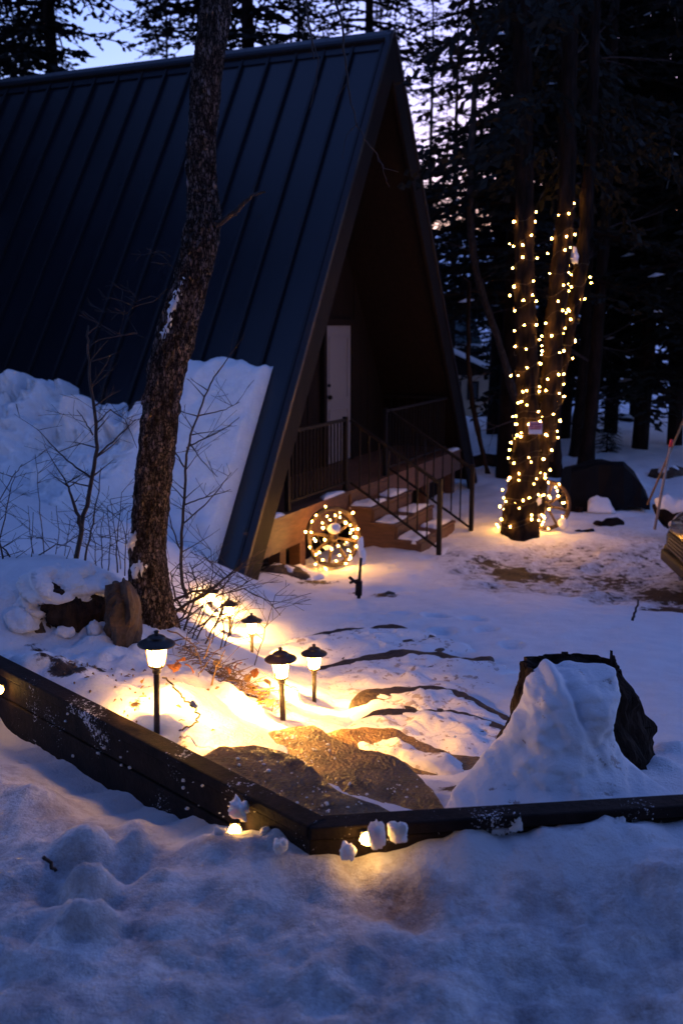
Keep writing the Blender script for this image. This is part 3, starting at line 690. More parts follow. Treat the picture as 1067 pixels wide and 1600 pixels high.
stone(px(-1.505, [(300,1190),(345,1166),(400,1165),(452,1180),(492,1207),(535,1242),(600,1268),(650,1278),(560,1282),(490,1280),(380,1228)]), .14, 1, 'bare wet brown stone step nearest the timber corner')
stone(px(-1.64, [(392,1165),(438,1136),(488,1134),(525,1156),(565,1170),(612,1184),(662,1216),(694,1258),(690,1278),(600,1282),(480,1270),(420,1230)]), .15, 2, 'bare brown stone step lit by the lamp, second from the timber corner')
stone(px(-1.80, [(500,1150),(555,1138),(620,1141),(662,1160),(716,1178),(764,1186),(770,1225),(720,1275),(640,1300),(540,1260),(500,1200)]), .15, 3, 'third stone step, crusted with crumbly snow beside the stump')
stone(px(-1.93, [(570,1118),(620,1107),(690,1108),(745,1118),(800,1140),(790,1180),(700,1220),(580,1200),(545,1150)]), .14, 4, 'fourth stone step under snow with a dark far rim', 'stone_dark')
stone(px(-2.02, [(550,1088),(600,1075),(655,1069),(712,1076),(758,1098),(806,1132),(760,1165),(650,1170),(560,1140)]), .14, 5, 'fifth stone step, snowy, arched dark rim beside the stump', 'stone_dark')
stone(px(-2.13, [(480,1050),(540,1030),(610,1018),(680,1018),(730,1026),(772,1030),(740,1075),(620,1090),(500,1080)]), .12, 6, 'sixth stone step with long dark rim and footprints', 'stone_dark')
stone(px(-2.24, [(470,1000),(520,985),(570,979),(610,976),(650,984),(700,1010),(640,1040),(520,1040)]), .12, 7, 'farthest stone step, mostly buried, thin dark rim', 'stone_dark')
# snow lying on the steps
P4 = [(578,1122),(625,1112),(690,1112),(742,1120),(815,1146),(830,1186),(720,1235),(570,1215),(520,1150)]
P5 = [(566,1091),(610,1083),(655,1077),(705,1081),(745,1099),(815,1133),(800,1180),(650,1195),(530,1150)]
P3 = [(515,1148),(560,1146),(610,1152),(640,1170),(690,1188),(735,1196),(745,1214),(700,1222),(660,1210),(610,1190),(550,1172)]
P6 = [(440,1061),(540,1035),(612,1025),(680,1024),(735,1031),(800,1041),(790,1095),(620,1115),(450,1105)]
P7 = [(430,1008),(520,990),(572,984),(610,981),(660,988),(730,1010),(680,1055),(480,1060)]
snow_patch('snow_patch', px(-1.80, P3), .030, 'crumbly grey snow on the third stone step', 'snow lying on the stone steps', 33, jit=.115, jf=12, mat_='snow_dirty', dens=16, rough=.9)
snow_patch('snow_patch', px(-1.93, P4), .045, 'snow sheet on the fourth stone step', 'snow lying on the stone steps', 34, jit=.115, jf=12, mat_='snow_dirty', dens=16, rough=.6)
snow_patch('snow_patch', px(-2.02, P5), .040, 'snow sheet on the fifth stone step with an arched rim', 'snow lying on the stone steps', 35, jit=.115, jf=12, mat_='snow_dirty', dens=16, rough=.6)
snow_patch('snow_patch', px(-2.13, P6), .040, 'snow sheet on the sixth stone step with footprints', 'snow lying on the stone steps', 36, jit=.115, jf=12, mat_='snow_dirty', dens=16, rough=.6)
snow_patch('snow_patch', px(-2.24, P7), .040, 'snow sheet on the farthest stone step', 'snow lying on the stone steps', 37, jit=.115, jf=12, mat_='snow_dirty', dens=16, rough=.6)
# crumbs of snow scattered over the bare stones: uncountable
mb = MB()
for z, l, n in ((-1.50, [(340,1180),(600,1290)], 110), (-1.63, [(430,1145),(680,1250)], 110), (-1.79, [(560,1150),(750,1220)], 60)):
    for _ in range(n):
        u = random.uniform(l[0][0], l[1][0]); v = random.uniform(l[0][1], l[1][1])
        if z == -1.50 and v < 1165+max(0, (u-400))*.55: continue
        if z == -1.63 and (v < 1140+max(0, u-480)*.42 or v > 1180+max(0, u-440)*.62): continue
        p = atz(u, v, z); r = random.choice([.002,.0025,.003,.004,.006]); mb.blob(p+V(0,0,r*.4), r*random.uniform(.8,1.6), r*random.uniform(.8,1.4), r*.8, random.randint(0,99), .3, 6, 4)
o = mb.build('snow_crumbs', 'snow_ice', None, True, 'base'); o['kind'] = 'stuff'; o['label'] = 'scattered snow crumbs on the bare stone steps'

# ------------------------------------------------------------------ path lamps
def make_lamp():
    root = thing('path_lamp', (0,0,0), 'x', 'path lamp')
    H = .345
    def ch(name, mb, m, par=root, sm=True):
        me = mb.mesh(name, sm); me.materials.append(M[m]); return child(name, me, par)
    # z: base 0, stem to .205, lens .205-.285, cap .285-.345
    ch('stem', MB().lathe([(.0115,-.12),(.0115,.190),(.0115,.191)], 14), 'lamp_metal')
    ch('collar', MB().lathe([(.012,.176),(.016,.180),(.016,.192),(.020,.196),(.027,.201),(.031,.206),(.031,.210),(.026,.212)], 18), 'lamp_metal')
    lens = ch('lens', MB().lathe([(.026,.2125),(.0285,.216),(.0395,.284),(.037,.287)], 12), 'lens', sm=False)
    for k in range(6):
        a = 2*math.pi*k/6+.25; d = V(math.cos(a), math.sin(a), 0)
        ch('rib', MB().bar(d*.0300+V(0,0,.209), d*.0420+V(0,0,.288), .0045, .0045, d), 'lamp_metal', sm=False)
    cap = ch('cap', MB().lathe([(.036,.2875),(.062,.2865),(.069,.2880),(.071,.2915),(.069,.2950),(.058,.3010),(.046,.3075),(.036,.3120),(.034,.3150),(.0345,.3175),(.030,.3215),(.020,.3260),(.012,.3290)], 28), 'lamp_metal')
    ch('finial', MB().lathe([(.011,.3285),(.008,.3310),(.0075,.3350),(.0100,.3375),(.0095,.3420),(.005,.3450)], 12), 'lamp_metal', cap)
    ld = bpy.data.lights.new('downlight', 'SPOT'); ld.energy = 34.0; ld.color = (1.0, .45, .085); ld.spot_size = R(150); ld.spot_blend = .85; ld.shadow_soft_size = .012
    dl = bpy.data.objects.new('downlight', ld); COL.objects.link(dl); dl.parent = root; dl.location = (0,0,.272)
    return root
lamp0 = make_lamp()
lab = ['tallest-looking path lamp, nearest the left timber, snow heaped round its stem',
       'middle path lamp at the corner of the lit bare stone',
       'path lamp at the right end of the row, beside the snowy path',
       'path lamp behind the middle pair, below the shrub twigs',
       'small far path lamp just left of and behind the fourth',
       'farthest path lamp, half hidden by shrub twigs beside the tree']
tilt = [(.0,.03), (.0,-.025), (0,.0), (0,.02), (.0,.04), (0,0)]
for i, (u, v, Y) in enumerate(LAMPS):
    o = lamp0 if i == 0 else copy_tree(lamp0)
    o.location = at(u, v, Y); o.rotation_euler = (tilt[i][0], tilt[i][1], i*.5); o['label'] = lab[i]; o['group'] = 'lit lamps along the stone path'
    if i == 0: lamp1 = o

# the nearest lamp's spot is tilted and narrowed to keep its light off the foreground snow
for ch in lamp1.children:
    if ch.name.startswith('downlight'):
        ch.data = ch.data.copy(); ch.data.spot_size = R(112); ch.data.energy = 38.0; ch.rotation_euler = (R(20), R(-16), 0)
# little lights under the timber, and the snow lumps on them
def step_light(p, lab_):
    root = thing('step_light', p, lab_, 'step light', 'small lights low on the timber edging')
    me = MB().blob((0,0,0), .021, .016, .019, 3, .15, 12, 7).mesh('lens', True); me.materials.append(M['lens_small']); child('lens', me, root)
    me = MB().box((0,.022,.0), (.016,0,0), (0,.006,0), (0,0,.014)).mesh('back_plate'); me.materials.append(M['lamp_metal']); child('back_plate', me, root)
def on_timber(u, v, a, b, out=.05):
    """point near the camera-side face of a timber on the pixel's ray"""
    d = (b-a).normalized(); nn = V(d.y, -d.x, 0); r = ray(u, v); k = ((a+nn*out-V(0,0,0)).dot(nn))/r.dot(nn); return r*k
pl = [on_timber(366,1298,BEAM_L,CORNER), on_timber(572,1312,CORNER,BEAM_R), on_timber(-2,1078,BEAM_L,CORNER)]
step_light(pl[0], 'little glowing light in snow under the left timber, near the corner')
step_light(pl[1], 'little glowing light buried in snow right of the timber corner')
step_light(pl[2], 'little glowing light at the left picture edge on the timber')
def chunk(u, v, Y, r, seed, lab_, grp=None, m='snow_ice', sq=(1,1,1)):
    mb = MB(); mb.blob(at(u, v, Y), r*sq[0], r*sq[1], r*sq[2], seed, .55, 20, 14, None, .5)
    o = mb.build('snow_chunk', m, None, True, 'base'); return tag(o, lab_, 'snow chunk', grp)
gsn = 'loose snow chunks on the timber edging'
chunk(374,1265,pl[0].y-.02,.032,5,'glowing block of snow above the small light by the timber corner', gsn)
chunk(588,1306,pl[1].y-.03,.026,9,'upright wedge of lit snow right of the timber corner', gsn, sq=(.8,.7,1.2))
chunk(622,1300,pl[1].y+.0,.030,4,'pale grey block of snow beside the lit snow wedge', gsn, sq=(1,.7,1))
chunk(805,1284,2.78,.020,6,'small snow lump on the front timber below the stump', gsn)
chunk(414,1300,pl[0].y-.05,.014,7,'tiny lit snow crumb right of the small light', gsn)
chunk(342,1305,pl[0].y-.05,.022,8,'lit snow crumb left of the small light', gsn)
chunk(545,1330,pl[1].y-.05,.020,12,'lit snow lump left of the buried light', gsn)
chunk(438,1322,2.68,.018,13,'dull snow crumb below the timber corner', gsn)
chunk(960,1292,2.80,.030,14,'snow lump on the front timber near the right picture edge', gsn)
# frozen spatter on the timber faces
mb = MB()
for k in range(220):
    f = random.random()
    if random.random() < .5: a, b = BEAM_L, CORNER; f = f*.9+.1
    else: a, b = CORNER, BEAM_R; f = .3+f*.5
    d = (b-a).normalized(); nn = V(d.y, -d.x, 0)
    cl = float(vnoise(f*22, k % 2, 3))
    if cl < random.uniform(-.3,.8): continue
    p = a.lerp(b, f)+nn*(.010+.003)+V(0,0,-.04-abs(random.gauss(0,.09)))
    r = random.choice([.0015,.002,.003,.004,.005]); mb.blob(p, r*1.4, r*.8, r*1.2, k, .4, 6, 4)
o = mb.build('frost_spatter', 'snow', None, True, 'base'); o['kind'] = 'stuff'; o['label'] = 'spattered snow frozen onto the timber edging'

# ------------------------------------------------------------------ snow-draped stump
stump = thing('tree_stump', at(905,1240,3.5), 'broken tree stump of dark bark half buried in snow', 'stump')
def loft(rowsdef, seed, nseg=40, rough=.05, jag=0, sub=4, furrow=0):
    rows = []
    full = []
    for i in range(len(rowsdef)-1):
        for j in range(sub):
            f = j/sub; full.append([rowsdef[i][k]+(rowsdef[i+1][k]-rowsdef[i][k])*f for k in range(5)])
    full.append(rowsdef[-1])
    for i, (v, ul, ur, Y, dep) in enumerate(full):
        a = at(ul, v, Y); b = at(ur, v, Y); c = (a+b)/2; w = (b-a).length/2; ring = []
        for k in range(nseg):
            an = 2*math.pi*k/nseg
            q = 1+rough*float(fbm(np.array(math.cos(an)*2+seed), np.array(math.sin(an)*2+c.z*6), seed, 4))
            if furrow: q += furrow*(abs(float(vnoise(an*5.5+seed, c.z*4, seed)))*1.2+.8*float(fbm(np.array(an*9), np.array(c.z*14), seed+2, 3)))
            z = c.z+(jag*float(fbm(np.array(math.cos(an)*3), np.array(math.sin(an)*3), seed+5, 3)) if i == 0 else 0)
            ring.append(V(c.x+w*math.cos(an)*q, c.y+dep*math.sin(an)*q, z))
        rows.append(ring)
    return MB().rings(list(reversed(rows)))
mbs = loft([(1052,852,958,3.66,.05),(1038,822,962,3.62,.13),(1072,814,984,3.60,.17),(1128,800,1004,3.58,.20),(1190,785,1020,3.55,.23),(1300,760,1050,3.5,.26)], 3, 84, .10, .07, 8, .07)
mbs.build('trunk', 'bark_stump', stump, False)
mb = MB()
for k in range(60):
    an = random.uniform(-.9, 2.6); v0 = random.uniform(1040, 1120); f = (v0-1038)/150
    c = at(893+12*f, v0, 3.6); w = .175+.04*f
    p = c+V(math.cos(an)*w, math.sin(an)*w*.9, 0); l = random.uniform(.05,.14)
    mb.bar(p, p+V(math.cos(an)*.012, math.sin(an)*.012, -l), random.uniform(.012,.03), .012, V(math.cos(an), math.sin(an), 0))
mb.build('bark_flakes', 'bark_stump', stump)['kind'] = 'stuff'
for a, b, r in [((986,1140,3.55),(1018,1137,3.5),.0035),((995,1165,3.5),(1008,1178,3.45),.003),((825,1060,3.6),(818,1036,3.6),.006)]:
    MB().tube([at(*a), at(*b)], [r, r*.5], 5).build('splinter', 'bark_stump', stump)
mb = loft([(1044,866,930,3.56,.03),(1050,838,955,3.52,.10),(1072,822,962,3.47,.15),(1095,814,960,3.42,.17),(1130,800,952,3.36,.19),(1170,776,975,3.30,.21),(1205,748,1005,3.22,.22),(1240,716,1040,3.12,.22),(1275,690,1075,3.02,.22),(1320,670,1100,2.98,.2)], 8, 110, .025, sub=12)
pv = np.array([tuple(p) for p in mb.v])
q_ = fbm(pv[:,0]*6.5, pv[:,2]*10+2.1, 31, 4)*.026+np.abs(fbm(pv[:,0]*15, pv[:,2]*15+pv[:,1]*8, 37, 4))*.005+fbm(pv[:,0]*13, pv[:,2]*19, 39, 3)*.010
q_ = q_-.028*np.exp(-((pv[:,0]-.82+.35*(pv[:,2]+1.3))/.016)**2-((pv[:,2]+1.34)/.07)**2)     # a groove melted into the top
dv = np.stack([pv[:,0]-.79, pv[:,1]-3.5, np.full(len(pv), .1)], -1); dv /= np.linalg.norm(dv, axis=1)[:,None]
pv = pv+dv*q_[:,None]; mb.v = [Vector(p) for p in pv]
o = mb.build('snow_drape', 'snow_soiled', None, True, 'base'); tag(o, 'heavy snow draped over the near side of the tree stump', 'snow')

# ------------------------------------------------------------------ rocks by the tree
def rock(u, v, Y, rx, ry, rz, seed, lab_, m='rock', name='rock', cat='rock'):
    mb = MB(); mb.blob(at(u, v, Y), rx, ry, rz, seed, .28, 26, 16); o = mb.build(name, m, None, False, 'base'); return tag(o, lab_, cat)
rock(193,968,4.85,.095,.12,.20,4,'bare brown upright rock at the foot of the leaning tree')
rk = rock(112,962,5.0,.19,.14,.16,21,'dark rubble rock under a snow cap, left of the bare rock', 'bark_stump')
for i, (u, v, dY, rx, ry, rz) in enumerate([(85,915,.05,.15,.16,.075), (135,918,.10,.13,.15,.065), (112,900,.12,.10,.12,.06), (58,945,0,.11,.12,.07), (28,975,-.1,.13,.13,.07), (150,985,-.12,.04,.05,.035), (98,990,-.16,.05,.04,.03)]):
    MB().blob(at(u, v, 5.0+dY), rx, ry, rz, 80+i, .42, 36, 22).build('snow_cap', 'snow', rk, True)
rock(62,985,4.9,.08,.07,.05,23,'small dark stone in the snow bank near the left timber')
rk = rock(445,905,10.6,.42,.30,.14,12,'low snowy boulder in front of the porch, left of the standpipe')
snow_patch('snow_cap', [at(u,v,10.55)+V(0,dy,0) for u, v, dy in [(395,905,-.2),(440,905,-.25),(490,905,-.2),(505,898,.0),(470,890,.2),(410,892,.2)]], .05, 'snow on the low boulder in front of the porch', None, 42, dens=10, rough=.8, parent=rk)
rock(600,938,9.6,.14,.12,.07,15,'small dark stone right of the standpipe')

# ------------------------------------------------------------------ leaning tree in front of the cabin
TY = 5.2
tree = thing('leaning_tree', at(236,960,TY), 'leaning rough-barked tree trunk rising in front of the cabin roof', 'tree')
tr = [(238,1000,104),(236,960,84),(232,900,66),(232,850,60),(238,770,58),(245,700,60),(252,630,60),(264,560,62),(283,490,60),(301,430,57),(313,380,56),(318,340,54),(315,290,44),(314,230,42),(318,170,43),(324,110,45),(331,60,47),(338,10,46),(346,-60,44),(352,-160,40),(350,-300,34),(358,-460,24)]
def trunk_mesh(tr, Y, nseg=28, sub=6, seed=1, bumpy=.05, wk=.93):
    pts = []
    for i in range(len(tr)-1):
        for j in range(sub):
            f = j/sub; f2 = f
            pts.append([tr[i][k]+(tr[i+1][k]-tr[i][k])*f2 for k in range(3)])
    pts.append(list(tr[-1]))
    a = np.array(pts); ker = np.ones(5)/5
    b = a.copy()
    for k in range(3): b[2:-2,k] = np.convolve(a[:,k], ker, 'valid')
    C_ = np.array([tuple(at(u, v, Y)) for u, v, w in b]); r = (b[:,2]*wk/2*Y/1556.0)[:,None]; an = (2*math.pi*np.arange(nseg)/nseg)[None,:]
    ca, sa, z = np.cos(an), np.sin(an), C_[:,2][:,None]+0*an
    fr = 16 if Y < 7 else 7
    q = 1+bumpy*fbm(ca*1.7+seed, sa*1.7+z*2.2, seed, 3)
    pl_ = np.abs(fbm(ca*r*fr*4+z*fr*.35+seed, sa*r*fr*4+z*fr*.9, seed+3, 4))       # ridged plates, longer than wide
    dd = r*q+(.016 if Y < 7 else .03)*(pl_-.35)
    P = np.stack([C_[:,0][:,None]+dd*ca, C_[:,1][:,None]+dd*sa, z], -1); rs = [[Vector(p) for p in row] for row in P]
    return MB().rings(rs)
trunk_mesh(tr, TY, 110, 22).build('trunk', 'bark_fg', tree, True)
def twigs(mb, p, d, l, r, depth, droop=0.0, wig=.22, nsub=(2,4)):
    n = max(4, int(l/.07)); pts = [p]; rad = [r]; q = p.copy(); dd = d.normalized()
    for i in range(n):
        dd = (dd+V(random.gauss(0,wig), random.gauss(0,wig), random.gauss(0,wig)+droop)*.45).normalized(); q = q+dd*(l/n); pts.append(q.copy()); rad.append(max(.0011, r*(1-.8*(i+1)/n)))
    mb.tube(pts, rad, 5 if r > .004 else 4, False)
    if depth > 0:
        for _ in range(random.randint(*nsub)):
            k = random.randint(max(1, n//4), n-1); ax = V(random.gauss(0,1), random.gauss(0,1), random.gauss(0,1)+.3).normalized()
            nd = ((pts[k]-pts[k-1]).normalized()+ax*.8).normalized(); twigs(mb, pts[k], nd, l*random.uniform(.3,.6), rad[k]*.6, depth-1, droop, wig, nsub)
def stem_px(mb, l, Y, r0, r1, n=5, dy=0):
    pts = [at(u, v, Y+dy*i) for i, (u, v) in enumerate(l)]; out = []
    for i in range(len(pts)-1):
        for j in range(4): out.append(pts[i].lerp(pts[i+1], j/4)+V(random.gauss(0,.003), random.gauss(0,.006), 0))
    out.append(pts[-1]); m = len(out)
    mb.tube(out, [r0+(r1-r0)*k/(m-1) for k in range(m)], n, True); return out
mb = MB(); stem_px(mb, [(335,352),(352,342),(370,328),(384,314),(398,303),(414,299)], TY-.06, .017, .006, 8); 
mb.build('branch', 'bark', tree, True)
for l, r in [([(318,-60),(360,-110),(430,-120),(500,-70),(540,-20)], .02), ([(500,-70),(520,-20),(535,40),(542,110),(548,160)], .007), ([(548,160),(556,190),(570,215),(588,240),(598,262)], .0035), ([(560,192),(545,205),(536,225),(536,248)], .0022), ([(588,240),(600,262),(622,268)], .0022), ([(598,262),(602,280),(608,292)], .002),
          ([(430,-120),(455,-60),(478,0),(486,60),(490,90)], .006), ([(486,60),(498,90),(494,130),(484,168)], .003), ([(540,130),(528,150),(524,165)], .002)]:
    mb = MB(); stem_px(mb, l, 4.9, r, r*.6, 6); mb.build('branch', 'twig', tree, True)
for l, r in [([(262,450),(240,470),(210,478),(180,466)], .004), ([(210,478),(196,490),(150,486)], .0025), ([(268,400),(255,392),(240,395)], .003), ([(272,420),(262,408),(256,398)], .003), ([(258,470),(236,462),(214,470),(202,452)], .003)]:
    mb = MB(); pts = stem_px(mb, l, TY+.02, r, r*.5, 5)
    for k in range(2): twigs(mb, pts[-2-k*4], V(-1,random.uniform(-.4,.4),random.uniform(-.3,.6)), .10, r*.5, 1)
    mb.build('branch', 'twig', tree, True)
# snow stuck to the trunk
mb = MB()
for (u, v, r) in [(254,522,.018),(258,512,.02),(262,500,.022),(265,488,.022),(269,476,.02),(273,464,.02),(278,455,.016),(281,445,.014),(286,434,.012),(296,433,.012),(262,520,.01),(244,660,.010),(240,668,.012),(205,840,.02),(200,850,.02),(210,892,.03),(222,886,.03),(230,892,.02),(215,815,.01)]:
    MB().blob(at(u+4, v, TY-.075), r*.95, r*.9, r*1.5, int(u+v), .5, 10, 7).build('clinging_snow', 'snow', tree, True)

# ------------------------------------------------------------------ bare shrubs
def shrub(lab_, base, stems, Y, m='twig', extra=2, name='bare_shrub', grp='leafless shrubs round the leaning tree'):
    root = thing(name, at(*base, Y), lab_, 'shrub', grp)
    for l, r in stems:
        mb = MB(); pts = stem_px(mb, l, Y+random.uniform(-.06,.06), r*1.25, max(.0018, r*.42), 6)
        for k in range(int(.95*extra*len(l))):
            i = random.randint(len(pts)//5, len(pts)-1); sd = random.choice((-1,1))
            twigs(mb, pts[i], V(sd*random.uniform(.4,1), random.uniform(-.5,.5), random.uniform(.1,.9)), random.uniform(.10,.28), max(.0019, r*.42), 1, 0, .14, (1,2))
        mb.build('stem', m, root, True)
    return root
shrub('tall leafless shrub left of the leaning tree, before the snow bank', (120,890), [([(118,882),(128,820),(142,760),(152,700),(148,650),(140,590),(137,540),(138,508)], .013), ([(128,830),(120,800),(110,772),(102,750)], .011), ([(150,715),(175,690),(200,668),(212,655)], .005),
     ([(140,745),(112,725),(85,700),(60,672)], .005), ([(146,680),(135,660),(120,640)], .004), ([(152,660),(172,640),(196,655),(214,700)], .004), ([(139,540),(155,530),(185,525),(215,520)], .003), ([(132,880),(142,830),(152,780),(158,730)], .006)], 5.9, extra=1.6)
shrub('upright leafless shrub right of the leaning tree, before the roof snow', (285,930), [([(292,935),(284,900),(283,850),(288,780),(290,720),(298,680),(312,640),(328,600),(342,578)], .009), ([(290,700),(320,685),(350,670),(374,652)], .004), ([(286,790),(310,780),(340,772),(360,765)], .004), ([(288,730),(270,700),(262,660)], .004),
     ([(306,650),(330,645),(352,640),(374,628)], .0035), ([(284,820),(320,790),(346,760),(362,738)], .004), ([(283,860),(270,830),(262,800)], .004), ([(294,690),(316,720),(340,745)], .003)], 5.6, extra=1.3)
shrub('tangle of low arching twigs between the trunk and the small lamps', (300,990), [([(262,965),(290,945),(320,930),(350,905),(372,888)], .009), ([(268,980),(300,960),(340,930),(380,920),(420,940),(438,962)], .004), ([(285,990),(300,950),(310,915),(296,880)], .006), ([(300,1000),(320,950),(332,900),(330,860)], .004), ([(320,1010),(345,960),(360,925),(395,905)], .005),
     ([(350,1010),(365,970),(376,945)], .0035), ([(398,1040),(410,1000),(420,965),(430,930)], .003), ([(290,960),(270,925),(266,895)], .006), ([(310,980),(330,965),(358,958),(372,930)], .004), ([(280,1000),(300,985),(320,940),(316,900)], .004), ([(270,940),(300,925),(340,922),(352,915)], .007), ([(330,1005),(338,975),(350,945),(349,918)], .003), ([(300,1020),(312,985),(340,950),(366,940)], .005), ([(340,1030),(350,990),(345,950),(352,905)], .004), ([(255,985),(285,965),(300,930),(290,895)], .006)], 5.35, extra=2.4)
shrub('thicket of dark twigs at the left picture edge', (10,940), [([(-10,980),(8,930),(5,870),(-10,800),(-30,760)], .007), ([(20,960),(28,900),(10,860),(-20,840)], .006), ([(0,940),(40,880),(90,850),(110,855),(92,905)], .004), ([(-20,900),(0,840),(14,780),(24,735)], .004), ([(10,930),(30,905),(90,905),(150,890)], .004), ([(40,930),(50,860),(52,800)], .003), ([(-30,830),(-5,790),(20,745),(35,725)], .003)], 5.5, extra=1.8)
shrub('fine upright weeds in the snow just left of the trunk', (185,890), [([(170,895),(172,840),(168,790)], .003), ([(182,895),(184,840),(190,770)], .004), ([(195,900),(196,850),(200,800)], .003), ([(160,895),(158,840),(162,800)], .003), ([(188,890),(180,830),(172,780)], .0025), ([(205,900),(200,850),(190,815)], .003), ([(150,890),(148,850),(138,815)], .0025)], 5.7, extra=2.2)
shrub('thin twigs in the snow before the bank at far left', (75,880), [([(70,885),(66,830),(60,770),(55,710)], .003), ([(85,885),(92,830),(88,790)], .0025), ([(55,885),(48,840),(44,790)], .0025), ([(100,880),(104,845),(110,810)], .0025)], 6.3, extra=1.4)
shrub('pale bent grass stems beside the nearest lamp', (310,1070), [([(262,985),(285,995),(305,1010),(316,1040),(310,1058)], .003), ([(330,1070),(340,1040),(352,1015)], .004), ([(318,1030),(328,1005),(322,980)], .003), ([(305,1062),(322,1040),(334,1020)], .003), ([(446,1070),(462,1075),(470,1095),(471,1105)], .0015)], 4.3, 'twig_pale', .5, 'dry_grass', None)
mb = MB(); stem_px(mb, [(988,970),(992,955),(997,937)], 8.0, .012, .008, 6); tag(mb.build('stick', 'twig', None, True, 'base'), 'lone dark stick poking from the snow near the driveway', 'stick')
mb = MB(); stem_px(mb, [(70,1338),(78,1350),(88,1362)], 2.6, .006, .005, 6); tag(mb.build('stick', 'twig', None, True, 'base'), 'short dark stick end in the foreground snow at left', 'stick')
mb = MB(); stem_px(mb, [(395,1168),(405,1160),(416,1150)], 3.85, .005, .004, 6); tag(mb.build('stick', 'twig', None, True, 'base'), 'short dark stick lying on the lit stone', 'stick')

# dead leaves
def leaf(u, v, Y, sz, lab_, m, rot):
    mb = MB(); n = 7; prev = None
    for s2 in (-1, 1):
        row = []
        for k in range(n+1):
            f = k/n; w = math.sin(math.pi*f)**.7*.42*(1+.12*math.sin(k*2.3))
            row.append((V(f-.5, 0, .12*math.sin(f*3)), V(f-.5, s2*w, .16*w+.14*math.sin(f*4+s2))))
        for k in range(n): mb.quad(row[k][0], row[k+1][0], row[k+1][1], row[k][1])
    ob = bpy.data.objects.new('dead_leaf', mb.mesh('dead_leaf', True)); ob.data.materials.append(M[m]); COL.objects.link(ob)
    ob.location = at(u, v, Y); ob.scale = (sz,)*3; ob.rotation_euler = rot
    so = ob.modifiers.new('thick', 'SOLIDIFY'); so.thickness = .02
    return tag(ob, lab_, 'leaf', 'dead leaves near the lamps')
LV = [(272,1043,4.2,.075,'large flat orange dead leaf right of the nearest lamp','leaf_orange'),(296,1045,4.25,.06,'red-orange curled dead leaf right of the large flat one','leaf_orange'),(283,1032,4.3,.05,'small orange dead leaf above the large flat one','leaf_orange'),
      (340,1038,4.5,.05,'tan dead leaf under the arching twigs','leaf_tan'),(372,1040,4.7,.05,'tan dead leaf below the fourth lamp','leaf_orange'),(398,1052,4.7,.05,'orange dead leaf at the foot of the fourth lamp','leaf_orange'),(395,1075,4.5,.07,'pale dead leaf in the litter above the middle lamp','leaf_tan'),(412,1085,4.4,.07,'dry tan leaf left of the middle lamp stem','leaf_tan'),
      (405,1100,4.35,.06,'curled brown leaf at the snow edge left of the middle lamp','leaf_orange'),(422,1098,4.3,.06,'dark dry leaf touching the middle lamp stem','leaf_tan'),(388,1060,4.6,.05,'small tan leaf in the litter between lamps','leaf_tan'),(223,1064,4.0,.025,'tiny brown leaf on the snow left of the nearest lamp','leaf_tan'),
      (355,1048,4.5,.05,'brown leaf beside the tan one under the twigs','leaf_orange'),(418,1068,4.6,.05,'pale leaf right above the middle lamp litter','leaf_tan')]
for i, a in enumerate(LV): leaf(*a, (random.uniform(-.8,.8), random.uniform(-.8,.8), random.uniform(0,6)))
# litter of dry stalks: uncountable
mb = MB()
for _ in range(240):
    f = random.random(); u = 285+f*145+random.gauss(0,10); v = 1010+f*95+random.gauss(0,10); Y = 4.95-.65*f
    p = at(u, v, Y)+V(0,0,.005); d = V(random.gauss(0,1), random.gauss(0,1), random.gauss(.1,.3)).normalized()*random.uniform(.02,.07)
    mb.tube([p-d, p+V(0,0,.008), p+d], [.002,.0024,.0012], 4)
for _ in range(90):
    u = random.choice((random.gauss(205,22), random.uniform(95,340), random.gauss(120,18))); v = random.uniform(1010,1140); p = atz(u, v, -1.44)
    if beam_side(np.array([p.x]), np.array([p.y]))[0] > -.12: continue
    p.z = hgt(p.x, p.y)+.003; d = V(random.gauss(0,1), random.gauss(0,1), random.gauss(0,.3)).normalized()*random.uniform(.004,.016)
    mb.tube([p-d, p+V(0,0,.004), p+d], [.0015,random.uniform(.002,.006),.0012], 5)
o = mb.build('leaf_litter', 'twig_pale', None, True, 'base'); o['kind'] = 'stuff'; o['label'] = 'dry stalks and litter along the path edge'
# power cable of the nearest lamp
cab = thing('power_cable', at(290,1125,3.45), 'thin power cable looping in the snow beside the nearest lamp', 'cable')
mb = MB(); stem_px(mb, [(255,1058),(268,1070),(282,1085),(294,1098),(304,1108),(311,1118),(308,1128),(292,1136),(280,1142)], 3.5, .0035, .0035, 6); mb.build('cord', 'cable', cab, True)
o = MB().bar(at(298,1095,3.47), at(307,1106,3.47), .012, .016).build('cord_connector', 'tag_white', cab); bevel(o, .003)
mb = MB(); stem_px(mb, [(1010,1103),(1040,1109),(1070,1115),(1110,1122)], 5.2, .0022, .0022, 5); tag(mb.build('wire', 'cable', None, True, 'base'), 'thin wire stretched over the snow right of the stump', 'wire')

